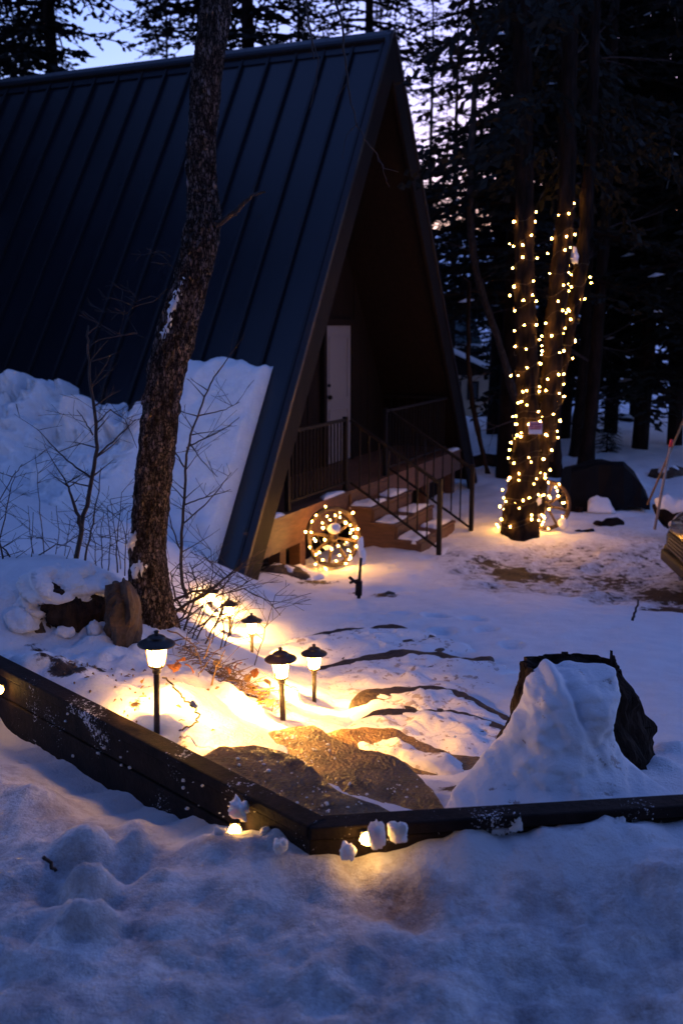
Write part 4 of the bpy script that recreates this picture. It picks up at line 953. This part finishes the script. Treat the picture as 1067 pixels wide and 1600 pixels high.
# ------------------------------------------------------------------ wagon wheels with string lights
def wheel(c, rad, ax_n, tilt_, lab_):
    """c centre; plane normal ax_n (horizontal), leaning back by tilt_"""
    n = Vector(ax_n).normalized(); e1 = n.cross(V(0,0,1)).normalized(); e2 = (V(0,0,1)*math.cos(tilt_)+n*math.sin(tilt_)*-1).normalized(); n = e1.cross(e2)
    root = thing('wagon_wheel', c-e2*rad, lab_, 'wagon wheel')
    def ring(r0, r1, h, seg=40):
        mb = MB(); rs = []
        for k in range(seg):
            a = 2*math.pi*k/seg; d = e1*math.cos(a)+e2*math.sin(a); rs.append([c+d*r0-n*h, c+d*r1-n*h, c+d*r1+n*h, c+d*r0+n*h])
        rs.append(rs[0]); b = MB(); b.rings(rs, False); return b
    o = ring(rad*.86, rad*.985, .025).build('rim', 'wheel_wood', root); bevel(o, .004)
    ring(rad*.986, rad*1.0, .028).build('iron_tyre', 'iron', root)
    hubp = [(.0,-.07),(.03,-.07),(.045,-.05),(.055,-.02),(.055,.02),(.045,.05),(.03,.07),(.0,.07)]
    mb = MB(); mb.rings([[c+n*z+(e1*math.cos(2*math.pi*k/16)+e2*math.sin(2*math.pi*k/16))*max(r, .002) for k in range(16)] for r, z in hubp]); mb.build('hub', 'wheel_wood', root, True)
    for k in range(8):
        a = 2*math.pi*(k+.35)/8; d = e1*math.cos(a)+e2*math.sin(a)
        mb = MB(); mb.tube([c+d*.05, c+d*rad*.45, c+d*rad*.87], [.020,.016,.018], 8); mb.build('spoke', 'wheel_wood', root, True)
    return e1, e2, n
bulb_mb = MB().lathe([(.003,-.020),(.015,-.003),(.013,.010),(.003,.018)], 6); bulb_me = bulb_mb.mesh('bulb', True); bulb_me.materials.append(M['bulb'])
def bulb_scaled(k):
    b = MB(); b.v = [p*k for p in bulb_mb.v]; b.f = list(bulb_mb.f); m_ = b.mesh('bulb', True); m_.materials.append(M['bulb']); return m_
def string_lights(paths, lab_, spacing, r_wire=.003, skip=None, jit=.02, size=1.0):
    allp = [p for pa in paths for p in pa]; root = thing('string_lights', allp[0], lab_, 'string lights', 'warm string lights in the yard')
    me_ = bulb_me if size == 1.0 else bulb_scaled(size); nb = 0
    for pa in paths:
        mb = MB(); mb.tube(pa, r_wire, 4, True); mb.build('wire', 'cable', root, True)
        acc = random.random()*spacing
        for a, b in zip(pa[:-1], pa[1:]):
            acc += (b-a).length
            if acc > spacing:
                acc = random.uniform(-.35,.35)*spacing
                p = b+V(random.gauss(0,jit), random.gauss(0,jit)-.01, random.gauss(0,jit))
                bo = child('bulb', me_, root, p-wloc(root), (random.uniform(0,3), random.uniform(0,3), 0)); bo.scale = (random.choice((.75,.9,1,1,1.15,1.4)),)*3; nb += 1
    return nb
VIEW = V(0,-1,0)
# first wheel: leaning on the porch beside the stairs
wc = at(520,839,11.0); wr = .345
e1, e2, nn = wheel(wc, wr, (-GN.x*.5, -GN.y*.5-.55, 0), .18, 'lit wagon wheel leaning on the porch left of the stairs')
pp = []
for k in range(90):
    a = 2*math.pi*k/45*1.02+.3; r = wr*(.93+.06*math.sin(k*1.3)); pp.append(wc+(e1*math.cos(a)+e2*math.sin(a))*r+nn*(.045 if nn.y < 0 else -.045)*(1 if k % 3 else -.6))
pp2 = []
for k in range(60):
    f = k/60; a = 2*math.pi*f*2.3+1; r = wr*(.25+.45*abs(math.sin(f*9))); pp2.append(wc+(e1*math.cos(a)+e2*math.sin(a))*r+nn*(.04 if nn.y < 0 else -.04))
string_lights([pp, pp2], 'warm string lights wound on the wheel left of the stairs', .13, jit=.02, size=.55)
for u, v, r, lb in ((512,856,.05,'small snow lump on a lower left spoke of the porch wheel'), (541,850,.035,'small snow lump on a right spoke of the porch wheel')): tag(MB().blob(at(u, v, 10.9), r, .04, r*.5, u, .25, 10, 6).build('snow_lump', 'snow', None, True, 'base'), lb, 'snow chunk')
mb = MB(); mb.blob(at(521,826,10.9), .075, .06, .06, 3, .25, 14, 9)
tag(mb.build('snow_lump', 'snow', None, True, 'base'), 'snow lump on the hub of the wheel left of the stairs', 'snow chunk')
mb = MB(); mb.blob(at(563,853,10.6), .035, .04, .10, 13, .25, 12, 9); mb.blob(at(566,870,10.6), .04, .04, .10, 14, .25, 12, 9)
tag(mb.build('snow_lump', 'snow', None, True, 'base'), 'upright snow lump just right of the lit porch wheel', 'snow chunk')
# standpipe in the snow
pipe = thing('standpipe', at(560,945,9.4), 'dark standpipe with side handles in the snow before the lit wheel', 'standpipe')
MB().tube([at(560,955,9.4), at(561,915,9.4), at(564,872,9.4)], [.020,.018,.014], 10).build('pipe', 'iron', pipe, True)
MB().tube([at(560,930,9.38), at(561,908,9.38)], [.036,.034], 10).build('valve_body', 'iron', pipe, True)
MB().tube([at(560,914,9.38), at(546,902,9.34)], [.014,.016], 8).build('handle', 'iron', pipe, True)
MB().tube([at(560,906,9.38), at(546,911,9.36)], [.012,.015], 8).build('spout', 'iron', pipe, True)
MB().lathe([(.10,-.02),(.11,.01),(.07,.03),(.02,.04)], 14, at(558,944,9.4)).build('base_plate', 'iron', pipe, True)

# ------------------------------------------------------------------ lit tree
TX = 12.75
lit = thing('lit_tree', at(815,836,TX), 'tree with three stems wrapped in warm string lights', 'tree')
stems = [[(812,870,84),(812,832,68),(814,800,56),(818,750,48),(822,700,42),(826,650,36),(824,600,32),(822,550,32),(820,450,31),(819,380,30),(820,320,29),(818,200,28),(815,60,26),(812,-100,22)],
         [(830,800,40),(838,740,36),(846,690,34),(854,640,32),(860,590,30),(866,520,28),(872,450,27),(878,390,26),(884,320,26),(888,220,24),(890,60,22),(895,-100,18)],
         [(850,720,26),(858,660,24),(870,600,22),(884,540,20),(896,480,20),(906,420,20),(916,340,18),(924,200,16),(930,50,14),(934,-120,11)]]
for i, s2 in enumerate(stems): trunk_mesh(s2, TX+.12*i, 44, 12, 5+i, .12).build('stem' if i else 'trunk', 'bark_dark', lit, True)
def helix(st, Y, v0, v1, turns, ph):
    vs = np.array([q[1] for q in st], float); us = np.array([q[0] for q in st], float); ws = np.array([q[2] for q in st], float); o_ = np.argsort(vs)
    out = []; n = int(turns*12)
    for k in range(n+1):
        f = k/n; v = v0+(v1-v0)*f; u = np.interp(v, vs[o_], us[o_]); w = np.interp(v, vs[o_], ws[o_])
        c = at(u, v, Y); r = w/2*Y/1556+.022; a = ph+2*math.pi*turns*f
        out.append(c+V(math.cos(a)*r, math.sin(a)*r, .03*math.sin(a*2.7)))
    return out
sp = .145
string_lights([helix(stems[0], TX, 832, 333, 15, 0), helix(stems[0], TX, 828, 600, 7, 2.0)], 'warm string lights spiralling up the left stem of the lit tree', sp, jit=.035, size=.55)
string_lights([helix(stems[1], TX+.12, 790, 318, 15, 1.0)], 'warm string lights spiralling up the middle stem of the lit tree', sp, jit=.035, size=.55)
string_lights([helix(stems[2], TX+.24, 715, 405, 10, .4)], 'warm string lights on the slender right stem of the lit tree', sp, jit=.035, size=.55)
wc2 = at(853,789,13.0); wr2 = .335
e1, e2, nn = wheel(wc2, wr2, (.05,-1,0), .12, 'lit wagon wheel leaning behind the lit tree')
sg = 1 if nn.y < 0 else -1
pp = [wc2+(e1*math.cos(a)+e2*math.sin(a))*wr2*.93+nn*sg*.045 for a in np.linspace(-1.9, 2.2, 60)]
pp2 = [wc2+(e1*math.cos(a*2.1)+e2*math.sin(a*2.1))*wr2*(.15+.65*abs(math.sin(a*1.7)))+nn*sg*.04 for a in np.linspace(0, 5, 50)]
string_lights([pp, pp2], 'warm string lights on the wheel at the foot of the lit tree', .12, jit=.02, size=.55)
mb = MB(); mb.blob(at(838,783,12.7), .06, .05, .06, 3, .3, 12, 8); tag(mb.build('snow_lump', 'snow', None, True, 'base'), 'snow lump caught between the lit tree and its wheel', 'snow chunk')
mb = MB(); mb.blob(at(880,818,12.88), .06, .05, .07, 6, .3, 12, 8); tag(mb.build('snow_lump', 'snow', None, True, 'base'), 'snow lump on the lower right rim of the tree wheel', 'snow chunk')
for u, v, r in ((897,400,.05), (893,322,.03)): MB().blob(at(u, v, TX+.15), r, r, r*2, u, .3, 12, 8).build('clinging_snow', 'snow', lit, True)
sg_ = thing('yard_sign', at(836,670,12.5), 'small pale sign with red band nailed to the lit tree', 'sign')
def flat(u0, v0, u1, v1, Y, th=.008):
    a, b, c, d = at(u0,v1,Y), at(u1,v1,Y), at(u1,v0,Y), at(u0,v0,Y); w = V(0,th,0); return MB().hexa([a, b, b+w, a+w, d, c, c+w, d+w])
flat(826,659,847,678,12.48).build('plate', 'sign_white', sg_)
flat(826.5,659.5,846.5,671,12.474,.004).build('red_band', 'sign_red', sg_)
for k, (a, b, v) in enumerate([(829,844,662),(829,833,665.5),(835,845,666),(829,844,669.3)]): flat(a, v, b, v+1.6, 12.471, .002).build('print', 'sign_ink', sg_)

# ------------------------------------------------------------------ car nose at the right edge
def car():
    cx0 = at(1062,870,10.3); g = hgt(4.6,10.3)-.0
    o0 = V(cx0.x, 10.3, g); root = thing('parked_car', o0, 'dark parked car nosing in at the right picture edge', 'car')
    Wd = .92; A = R(8)
    ex = V(math.cos(A), -math.sin(A)*.5, 0).normalized(); ey = V(-ex.y, ex.x, 0)
    def C(x, y, z): return o0+ex*x+ey*y+V(0,0,z)
    # body loft along x: (x, z_low, z_belt, z_top, half width)
    sec = [(.0,.34,.55,.62,.60),(.05,.26,.58,.72,.74),(.14,.24,.62,.80,.82),(.35,.24,.66,.90,.88),(.8,.25,.70,.97,.91),(1.25,.25,.74,1.02,.92),(2.2,.25,.76,1.03,.92),(3.3,.25,.76,1.04,.92),(4.1,.28,.76,1.04,.90),(4.45,.34,.74,1.0,.82)]
    rs = []
    for x, zl, zb, zt, w in sec:
        h = []
        for y, z in [(-.75*w,zl),(-.97*w,zl+.08),(-1.0*w,zb),(-.93*w,zt-.04),(-.75*w,zt),(0,zt+.02),(.75*w,zt),(.93*w,zt-.04),(1.0*w,zb),(.97*w,zl+.08),(.75*w,zl)]: h.append(C(x,y,z))
        rs.append(h)
    b = MB().rings(rs).build('body', 'car_paint', root, True)
    sec = [(1.15,1.0,1.02,.80),(1.95,1.0,1.60,.70),(2.6,1.0,1.68,.68),(3.6,1.0,1.64,.68),(4.35,1.0,1.08,.72)]
    MB().rings([[C(x,-w-.08,z0), C(x,-w+.02,z1-.05), C(x,-w+.12,z1), C(x,w-.12,z1), C(x,w-.02,z1-.05), C(x,w+.08,z0)] for x, z0, z1, w in sec]).build('cabin_shell', 'glass_dark', root)
    MB().rings([[C(x,-.58,z), C(x,.58,z), C(x,.58,z+.03), C(x,-.58,z+.03)] for x, z in [(1.97,1.60),(2.6,1.685),(3.6,1.645)]]).build('roof_panel', 'car_paint', root)
    for s2 in (-1, 1):
        mb = MB(); mb.blob(C(.10,.62*s2,.66), .07, .16, .055, 2, .05, 14, 8); mb.build('headlight', 'headlight', root, True)
        mb = MB(); mb.blob(C(.04,.62*s2,.40), .05, .10, .06, 2, .05, 12, 8); mb.build('fog_lamp_surround', 'car_black', root, True)
        mb = MB(); mb.blob(C(1.55,1.0*s2,1.08), .09, .10, .07, 2, .1, 10, 7); mb.build('mirror', 'car_paint', root, True)
    o = MB().box(C(-.005,0,.54), ex*.02, ey*.45, V(0,0,.09)).build('grille', 'car_black', root)
    for k in range(4): MB().box(C(-.03,0,.475+.04*k), ex*.008, ey*.44, V(0,0,.008)).build('grille_bar', 'trim_metal', o)
    o = MB().box(C(.02,0,.33), ex*.06, ey*.66, V(0,0,.07)).build('front_bumper', 'car_black', root); bevel(o, .03, 3)
    for x in (.85, 3.55):
        for s2 in (-1, 1):
            c = C(x, .80*s2, .33)
            t = MB().rings([[c+ey*(y*s2)+(ex*math.cos(2*math.pi*k/24)+V(0,0,1)*math.sin(2*math.pi*k/24))*r for k in range(24)] for r, y in [(.25,-.10),(.32,-.11),(.335,-.08),(.335,.08),(.32,.13),(.24,.135)]]).build('wheel', 'tyre', root, True)
            MB().rings([[c+ey*(y*s2)+(ex*math.cos(2*math.pi*k/24)+V(0,0,1)*math.sin(2*math.pi*k/24))*r for k in range(24)] for r, y in [(.235,.05),(.235,.14),(.20,.12),(.06,.13),(.02,.13)]]).build('hub_cap', 'rim', t, True)
car()

# ------------------------------------------------------------------ things beyond the yard
tarp = thing('tarp_heap', at(950,790,15.2), 'black tarp thrown over a heap in the snow behind the wheel', 'tarp')
def tarp_mesh():
    Y = 15.2; prof = [(890,735,795),(893,732,796),(915,727,798),(935,722,797),(955,720,788),(975,724,787),(990,735,784),(1002,752,784),(1010,768,786),(1015,780,787)]
    rs = []
    for u, vt, vb in prof:
        a = at(u, vb+10, Y-.45); b = at(u, vb-4, Y-.42); c = at(u, vt+6, Y-.35); d = at(u, vt, Y-.2); e = d+V(0,.5,-.05); f = V(a.x, Y+.5, a.z)
        rs.append([p+V(random.gauss(0,.01), random.gauss(0,.02), random.gauss(0,.012)) for p in (a, b, c, d, e, f)])
    return MB().rings(rs)
tarp_mesh().build('tarp', 'black_tarp', tarp)
MB().bar(at(900,797,14.7), at(955,799,14.65), .10, .08).build('tarp_fold', 'black_tarp', tarp)
snow_patch('snow_patch', [at(u,v,14.55)+V(0,dy,0) for u, v, dy in [(914,794,-.15),(958,796,-.15),(952,784,.05),(935,778,.1),(918,782,.05)]], .08, 'snow drifted against the front of the black tarp', None, 51, rough=.3)
for (a, b, r, m, lab_, tip) in [((1025,815,11.9),(1049,688,11.9),.017,'stake_pale','pale marker stake with a red tip at the right edge',True), ((1016,778,13.2),(1075,640,13.2),.016,'stake_brown','brown stake leaning behind the pale marker stake',False)]:
    A_, B_ = at(*a), at(*b); st = thing('marker_stake', A_, lab_, 'stake')
    MB().tube([A_-(B_-A_).normalized()*.1, B_], r, 8).build('shaft', m, st, True)
    if tip: MB().tube([B_-(B_-A_).normalized()*.08, B_+(B_-A_).normalized()*.01], r*1.25, 8).build('painted_tip', 'red_paint', st, True)
def log(a, b, r, lab_, snow=True):
    root = thing('fallen_log', at(*a), lab_, 'log', 'logs lying in the snow beyond the yard')
    pa, pb = at(*a), at(*b); pts = [pa.lerp(pb, k/6)+V(0,0,random.gauss(0,.02)) for k in range(7)]
    MB().tube(pts, [r*random.uniform(.9,1.1) for _ in pts], 12, True, .05).build('trunk', 'bark_dark', root, True)
    if snow: MB().tube([p+V(0,0,r*.62) for p in pts], [r*random.uniform(.6,.9) for _ in pts], 10, True, .05).build('snow_cover', 'snow', root, True)
log((960,742,18),(1062,758,17.5),.14,'snow-topped log lying behind the tarp')
log((730,722,18),(812,716,18.4),.11,'dark log lying behind the porch corner', False)
log((900,835,13.2),(925,832,13.3),.06,'half-buried dark log right of the tree wheel', False)
log((932,823,13.6),(968,818,13.8),.08,'half-buried dark log before the tarp', False)
log((1030,805,13.0),(1090,812,12.8),.17,'thick snow-topped log by the car')
log((890,800,14.6),(910,800,14.5),.05,'short dark log at the tarp corner', False)
for i, (u, v, Y, r) in enumerate([(745,668,30,.35),(765,660,31,.4),(785,672,29,.4),(800,662,31,.35),(772,685,27,.35),(752,688,27,.3),(795,690,26,.3),(880,690,24,.3),(905,668,27,.4),(985,668,28,.45),(1015,670,28,.35),(965,690,24,.3),(1000,765,16.5,.12),(1045,742,17,.2)]):
    mb = MB(); mb.blob(at(u, v, Y), r*1.3, r, r*.65, 60+i, .4, 14, 9)
    where = ['behind the porch corner','behind the lit tree','under the far trees','on the far slope at right']
    o = mb.build('boulder', 'rock' if i % 3 else 'bark_dark', None, True, 'base'); tag(o, '%s in the list of snow-capped boulders' % i if False else ['snow-capped boulder under the cottage window','snow-capped boulder right of the cottage wall','large snow-capped boulder below the arching bush','snow-capped boulder just left of the lit trunk, upper row','snow-capped boulder in front of the bush, lower row','snow-capped boulder lowest near the porch corner','snow-capped boulder touching the left of the lit trunk, lower row','snow-capped boulder between two dark trunks','snow-capped boulder behind the tarp trunk','wide snow-capped boulder on the far slope','snow-capped boulder right of the wide far one','snow-capped boulder by the tiny conifer','little dark stone right of the tarp','snow-capped stone behind the snow-topped log'][i], 'boulder', 'rubble left of the lit tree' if u < 830 else 'rubble right of the lit tree')
    p = at(u, v, Y); rk = o
    snow_patch('snow_cap', [p+V(math.cos(a)*r*1.05, math.sin(a)*r*.8, r*.42) for a in np.linspace(0, 5.4, 7)], r*.35, 'snow cap on a boulder %s' % ('left of the lit tree' if u < 830 else 'right of the lit tree'), None, 70+i, dens=6, parent=rk)

# far cottage, cream walls
def cottage():
    Y = 38.; p0 = at(735,648,Y); root = thing('cottage', p0, 'distant cream cottage with snowy roof beyond the porch corner', 'cottage')
    xl, xr = at(640,600,Y).x, at(766,600,Y).x; zb, zt = at(735,650,Y).z-.4, at(735,586,Y).z
    w = MB().hexa([(xl,Y,zb),(xr,Y,zb),(xr,Y+5,zb),(xl,Y+5,zb),(xl,Y,zt),(xr,Y,zt),(xr,Y+5,zt),(xl,Y+5,zt)]).build('wall', 'cream_wall', root)
    xm = xl+.2; zr = at(700,530,Y).z
    # gable end and two slopes; the right one carries snow
    MB().rings([[V(xl-1.0,Y-.02,zt), V(xr,Y-.02,zt), V(xm,Y-.02,zr)], [V(xl-1.0,Y+.1,zt), V(xr,Y+.1,zt), V(xm,Y+.1,zr)]]).build('gable', 'dark_wood', root)
    ro = MB().hexa([(xm,Y-.35,zr),(xr+.35,Y-.35,zt-.12),(xr+.35,Y+5.3,zt-.12),(xm,Y+5.3,zr),(xm,Y-.35,zr+.12),(xr+.35,Y-.35,zt),(xr+.35,Y+5.3,zt),(xm,Y+5.3,zr+.12)]).build('roof', 'dark_wood', root)
    MB().hexa([(xm,Y-.30,zr+.122),(xr+.3,Y-.30,zt+.03),(xr+.3,Y+5.2,zt+.03),(xm,Y+5.2,zr+.122),(xm,Y-.30,zr+.34),(xr+.3,Y-.30,zt+.22),(xr+.3,Y+5.2,zt+.22),(xm,Y+5.2,zr+.34)]).build('roof_snow', 'snow', ro)
    MB().hexa([(xm,Y-.35,zr),(xl-1.4,Y-.35,zt-.12),(xl-1.4,Y+5.3,zt-.12),(xm,Y+5.3,zr),(xm,Y-.35,zr+.12),(xl-1.4,Y-.35,zt),(xl-1.4,Y+5.3,zt),(xm,Y+5.3,zr+.12)]).build('roof', 'dark_wood', root)
    for u0, u1 in ((732,745),(708,718)):
        a, b = at(u0,622,Y), at(u1,598,Y)
        wn_ = MB().hexa([(a.x,Y-.03,a.z),(b.x,Y-.03,a.z),(b.x,Y-.004,a.z),(a.x,Y-.004,a.z),(a.x,Y-.03,b.z),(b.x,Y-.03,b.z),(b.x,Y-.004,b.z),(a.x,Y-.004,b.z)]).build('window', 'glass_dark', root)
        mb = MB()
        for z in (a.z-.03, b.z+.03): mb.bar(V(a.x-.06,Y-.03,z), V(b.x+.06,Y-.03,z), .06, .06)
        for x in (a.x-.03, b.x+.03): mb.bar(V(x,Y-.03,a.z), V(x,Y-.03,b.z), .06, .06, V(0,1,0))
        mb.build('window_frame', 'dark_wood', wn_)
cottage()
def barn():
    Y = 46.; a, b = at(640,545,Y), at(742,505,Y); root = thing('green_roofed_house', V(b.x,Y,-4), 'dark house with green metal roof behind the cottage', 'house')
    MB().hexa([(a.x,Y,-4.5),(b.x,Y,-4.5),(b.x,Y+6,-4.5),(a.x,Y+6,-4.5),(a.x,Y,a.z),(b.x,Y,a.z),(b.x,Y+6,a.z),(a.x,Y+6,a.z)]).build('wall', 'dark_wood', root)
    MB().hexa([(a.x,Y-.4,a.z-.1),(b.x+.3,Y-.4,a.z-.1),(b.x+.3,Y+3,b.z+.5),(a.x,Y+3,b.z+.5),(a.x,Y-.4,a.z+.05),(b.x+.3,Y-.4,a.z+.05),(b.x+.3,Y+3,b.z+.65),(a.x,Y+3,b.z+.65)]).build('roof', 'green_roof', root)
    MB().hexa([(b.x-1.0,Y-.38,a.z+.052),(b.x+.28,Y-.38,a.z+.052),(b.x+.28,Y+.4,a.z+.24),(b.x-.6,Y+.4,a.z+.24),(b.x-1.0,Y-.38,a.z+.15),(b.x+.28,Y-.38,a.z+.15),(b.x+.28,Y+.4,a.z+.34),(b.x-.6,Y+.4,a.z+.34)]).build('roof_snow', 'snow', root)
barn()
# snow-laden arching bush by the cottage
bush = thing('snowy_bush', at(785,645,30), 'snow-laden arching bush right of the cream cottage', 'bush')
for k in range(9):
    u = 785+random.uniform(-14,14); mb = MB(); pts = [at(785+(u-785)*f*2, 648-60*math.sin(f*2.2)*random.uniform(.7,1), 30) for f in np.linspace(0,1,7)]
    mb.tube(pts, [.04]*7, 5); mb.build('stem', 'twig', bush, True)
    MB().tube([p+V(0,-.02,.05) for p in pts[1:]], [.07]*6, 6, True, .3).build('snow_cover', 'snow', bush, True)

# bare trunks behind the lit tree
def bare_trunk(st, Y, lab_, m='bark_dark', br=0, seed=3, bl=1.0):
    root = thing('bare_tree', at(st[0][0], st[0][1], Y), lab_, 'tree'); trunk_mesh(st, Y, 12, 4, seed, .06).build('trunk', m, root, True)
    mb = MB()
    for _ in range(br):
        mb = MB(); i = random.randint(len(st)//3, len(st)-1); p = at(st[i][0], st[i][1], Y); twigs(mb, p, V(random.choice((-1,1)), random.uniform(-.5,.5), random.uniform(-.2,.8)), random.uniform(.8,2.0)*bl, .02*bl, 2, -.02, .15)
        mb.build('branch', 'twig', root, True)
bare_trunk([(868,745,26),(866,700,20),(868,640,17),(872,560,16),(874,450,15),(876,300,14),(880,100,12),(882,-60,10)], 16.5, 'slim dark trunk just right of the lit tree', br=8)
bare_trunk([(915,728,30),(918,690,24),(924,640,22),(930,570,21),(936,480,20),(944,360,18),(955,200,16),(960,0,14)], 17.5, 'dark leaning trunk above the tarp', br=10, seed=5)
bare_trunk([(898,722,24),(902,680,20),(908,620,18),(914,540,17),(918,430,16),(924,250,14),(928,0,12)], 19, 'dark trunk between the slim trunk and the leaning one', br=8, seed=6)
bare_trunk([(812,640,12),(796,595,13),(782,540,12),(764,490,12),(748,440,12),(738,395,11),(733,330,10),(735,240,8),(742,120,6)], 17, 'thin grey sapling leaning left between the cabin and the lit tree', 'bark', 8, 8, .4)
bare_trunk([(762,740,8),(754,705,8),(746,670,8),(740,640,8),(734,600,7),(730,540,6),(734,440,5)], 15.5, 'thin crooked sapling behind the porch corner', br=4, seed=9, bl=.3)

# ------------------------------------------------------------------ conifers
def conifer_proto(H, RAD, z0, dens, seed, snowf=.05):
    rs = random.Random(seed); fo = MB(); wood = MB(); sn = MB()
    wood.tube([V(rs.gauss(0,.02), rs.gauss(0,.02), H*k/10) for k in range(11)], [max(.02, .0175*H*.5*(1-k/10.5)) for k in range(11)], 10)
    z = z0
    while z < H-.4:
        nb = rs.randint(4, 6)
        for b in range(nb):
            az = rs.uniform(0, 2*math.pi); l = RAD*((1-z/H)**.75)*rs.uniform(.6, 1.12)+.25
            d = V(math.cos(az), math.sin(az), 0); sd = V(-d.y, d.x, 0); pz = z+rs.uniform(-.15,.15); up = rs.uniform(.0,.18); dr = rs.uniform(.22,.42)
            def sp_(f): return V(0,0,pz)+d*(l*f)+V(0,0, up*l*f-dr*l*f*f)
            wood.tube([sp_(0), sp_(.35), sp_(.7), sp_(1)], [.035*l/2+.008, .022*l/2+.006, .014, .005], 4, False)
            step = .17/dens; f = .12
            while f < 1.0:
                p = sp_(f); tl = (.16+.36*l*(1-f)*.62+.12)*rs.uniform(.6,1.15)
                for s2 in (-1, 1):
                    if rs.random() < .10: continue
                    td = (d*rs.uniform(.45,.9)+sd*s2*rs.uniform(.6,1)+V(0,0,rs.uniform(-.45,.05))).normalized(); q = p.copy(); k = max(2, int(tl/.13))
                    for j in range(k):
                        td2 = (td+V(rs.gauss(0,.18), rs.gauss(0,.18), rs.gauss(0,.15)-.06*j)).normalized(); e = q+td2*(tl/k*1.25)
                        w = rs.uniform(.030,.062); nv = td2.cross(V(rs.gauss(0,.6), rs.gauss(0,.6), 1)).normalized()*w
                        mid = q.lerp(e, .45)
                        fo.quad(q, mid+nv, e, mid-nv)
                        if rs.random() < .5:
                            nv2 = td2.cross(nv).normalized()*w*.9; fo.quad(q, mid+nv2, e, mid-nv2)
                        q = q+td2*(tl/k)
                    if rs.random() < snowf:
                        c = p.lerp(q, .6)+V(0,0,.03); r = rs.uniform(.04,.11); a = rs.uniform(0,3)
                        ex, ey = V(math.cos(a)*r*1.6, math.sin(a)*r*1.6, -.02), V(-math.sin(a)*r, math.cos(a)*r, -.02)
                        top = c+V(0,0,r*.5); P_ = [c+ex, c+ey, c-ex, c-ey]; n0 = len(sn.v); sn.v += P_+[top]
                        for i in range(4): sn.f.append((n0+i, n0+(i+1) % 4, n0+4))
                        sn.f.append((n0+3, n0+2, n0+1, n0))
                f += step/l
        z += rs.uniform(.30,.46)*(1+.2*z/H)/dens**.5
    t = wood.mesh('trunk', True); t.materials.append(M['bark_dark']); c = fo.mesh('crown'); c.materials.append(M['needles']); s3 = sn.mesh('branch_snow'); s3.materials.append(M['snow'])
    return t, c, s3
PROTO = [conifer_proto(19, 3.0, 1.6, 1.0, 1, .02), conifer_proto(22, 3.3, 3.2, .85, 2, .012), conifer_proto(16, 2.7, 1.0, 1.15, 3, .025), conifer_proto(24, 2.6, 2.5, .62, 4, .012)]
ntri = [len(p[1].polygons)*2 for p in PROTO]; print('CONIFER TRIS', ntri)
def conifer(x, y, k, sc, rz, lab_, grp):
    g = hgt(x, y); root = thing('conifer', (x, y, g-.1), lab_, 'conifer', grp, rz); root.scale = (sc, sc, sc)
    for nm, me_ in zip(('trunk', 'crown', 'branch_snow'), PROTO[k]): 
        o = child(nm, me_, root)
        if nm == 'branch_snow': o['kind'] = 'stuff'
    return root
def cu(u, Y, k, sc, lab_, grp): p = at(u, 560, Y); conifer(p.x, Y, k, sc, random.uniform(0,6), lab_, grp)
gL, gR, gM = 'conifers behind the cabin roof', 'dark conifers at the right behind the lit tree', 'conifers far behind seen beside the cabin gable'
ORD = ['first','second','third','fourth','fifth','sixth','seventh','eighth','ninth','tenth','eleventh','twelfth']
def stand(lst, fmt, grp):
    for i, (u, Y, k, sc) in enumerate(sorted(lst)): cu(u, Y, k, sc, fmt % ORD[i], grp)
stand([(105,23,1,1.05),(-60,24,0,1.1),(20,30,3,1.0),(330,27,3,1.15),(395,23,1,1.1),(575,30,1,1.1),(470,34,0,1.0),(-220,20,0,1.1),(60,40,0,1.2),(275,44,0,1.0)],
      '%s dark conifer from the left among those rising behind the cabin ridge', 'conifers behind the cabin roof')
stand([(778,24,1,1.0),(1010,20,0,1.0),(800,17.5,1,1.0),(885,22,0,1.1),(960,24,2,1.2),(1060,21,0,1.0),(1130,18,1,1.1),(850,27,1,1.2),(1000,28,1,1.2),(930,33,1,1.3),(1090,30,1,1.2),(1240,22,0,1.2)],
      '%s trunk from the left in the dense dark conifer stand behind the lit tree', 'dark conifers behind the lit tree')
stand([(668,58,3,1.0),(705,45,3,.85),(775,46,2,1.0),(735,66,3,.9),(820,50,0,1.1),(870,56,0,1.2),(960,54,0,1.2),(590,64,0,1.2),(1050,52,0,1.3)],
      '%s distant conifer from the left in the row seen beyond the cabin gable', 'far conifers beyond the cabin gable')
# the lit tree's own dark crown above the lights
cr_ = child('crown', PROTO[1][1], lit, (.3,.15,.2), (0,0,.7)); cr_.scale = (.72,.72,1.42)
# young conifer by the tarp
p = at(948,700,19.5); conifer(p.x, 19.5, 2, .12, 1.0, 'tiny young conifer above the black tarp', None)
# stand of trees on the left and round the viewer, unseen, placed to shade the yard and mirror in the roof
for x, y, k, sc in [(-8.0,13.2,2,.95),(-7.7,11.0,2,1.15),(-9.0,15.8,2,1.15),(-10.5,12.0,2,1.1),(-6.2,.6,1,1.0),(6.0,.2,1,1.0),(-7.5,-3,2,1.1),(1.5,-7,0,1.2),(-2.5,-7,0,1.2)]:
    conifer(x, y, k, sc, random.uniform(0,6), 'conifer standing beyond the picture edge', 'conifers round the yard outside the picture')
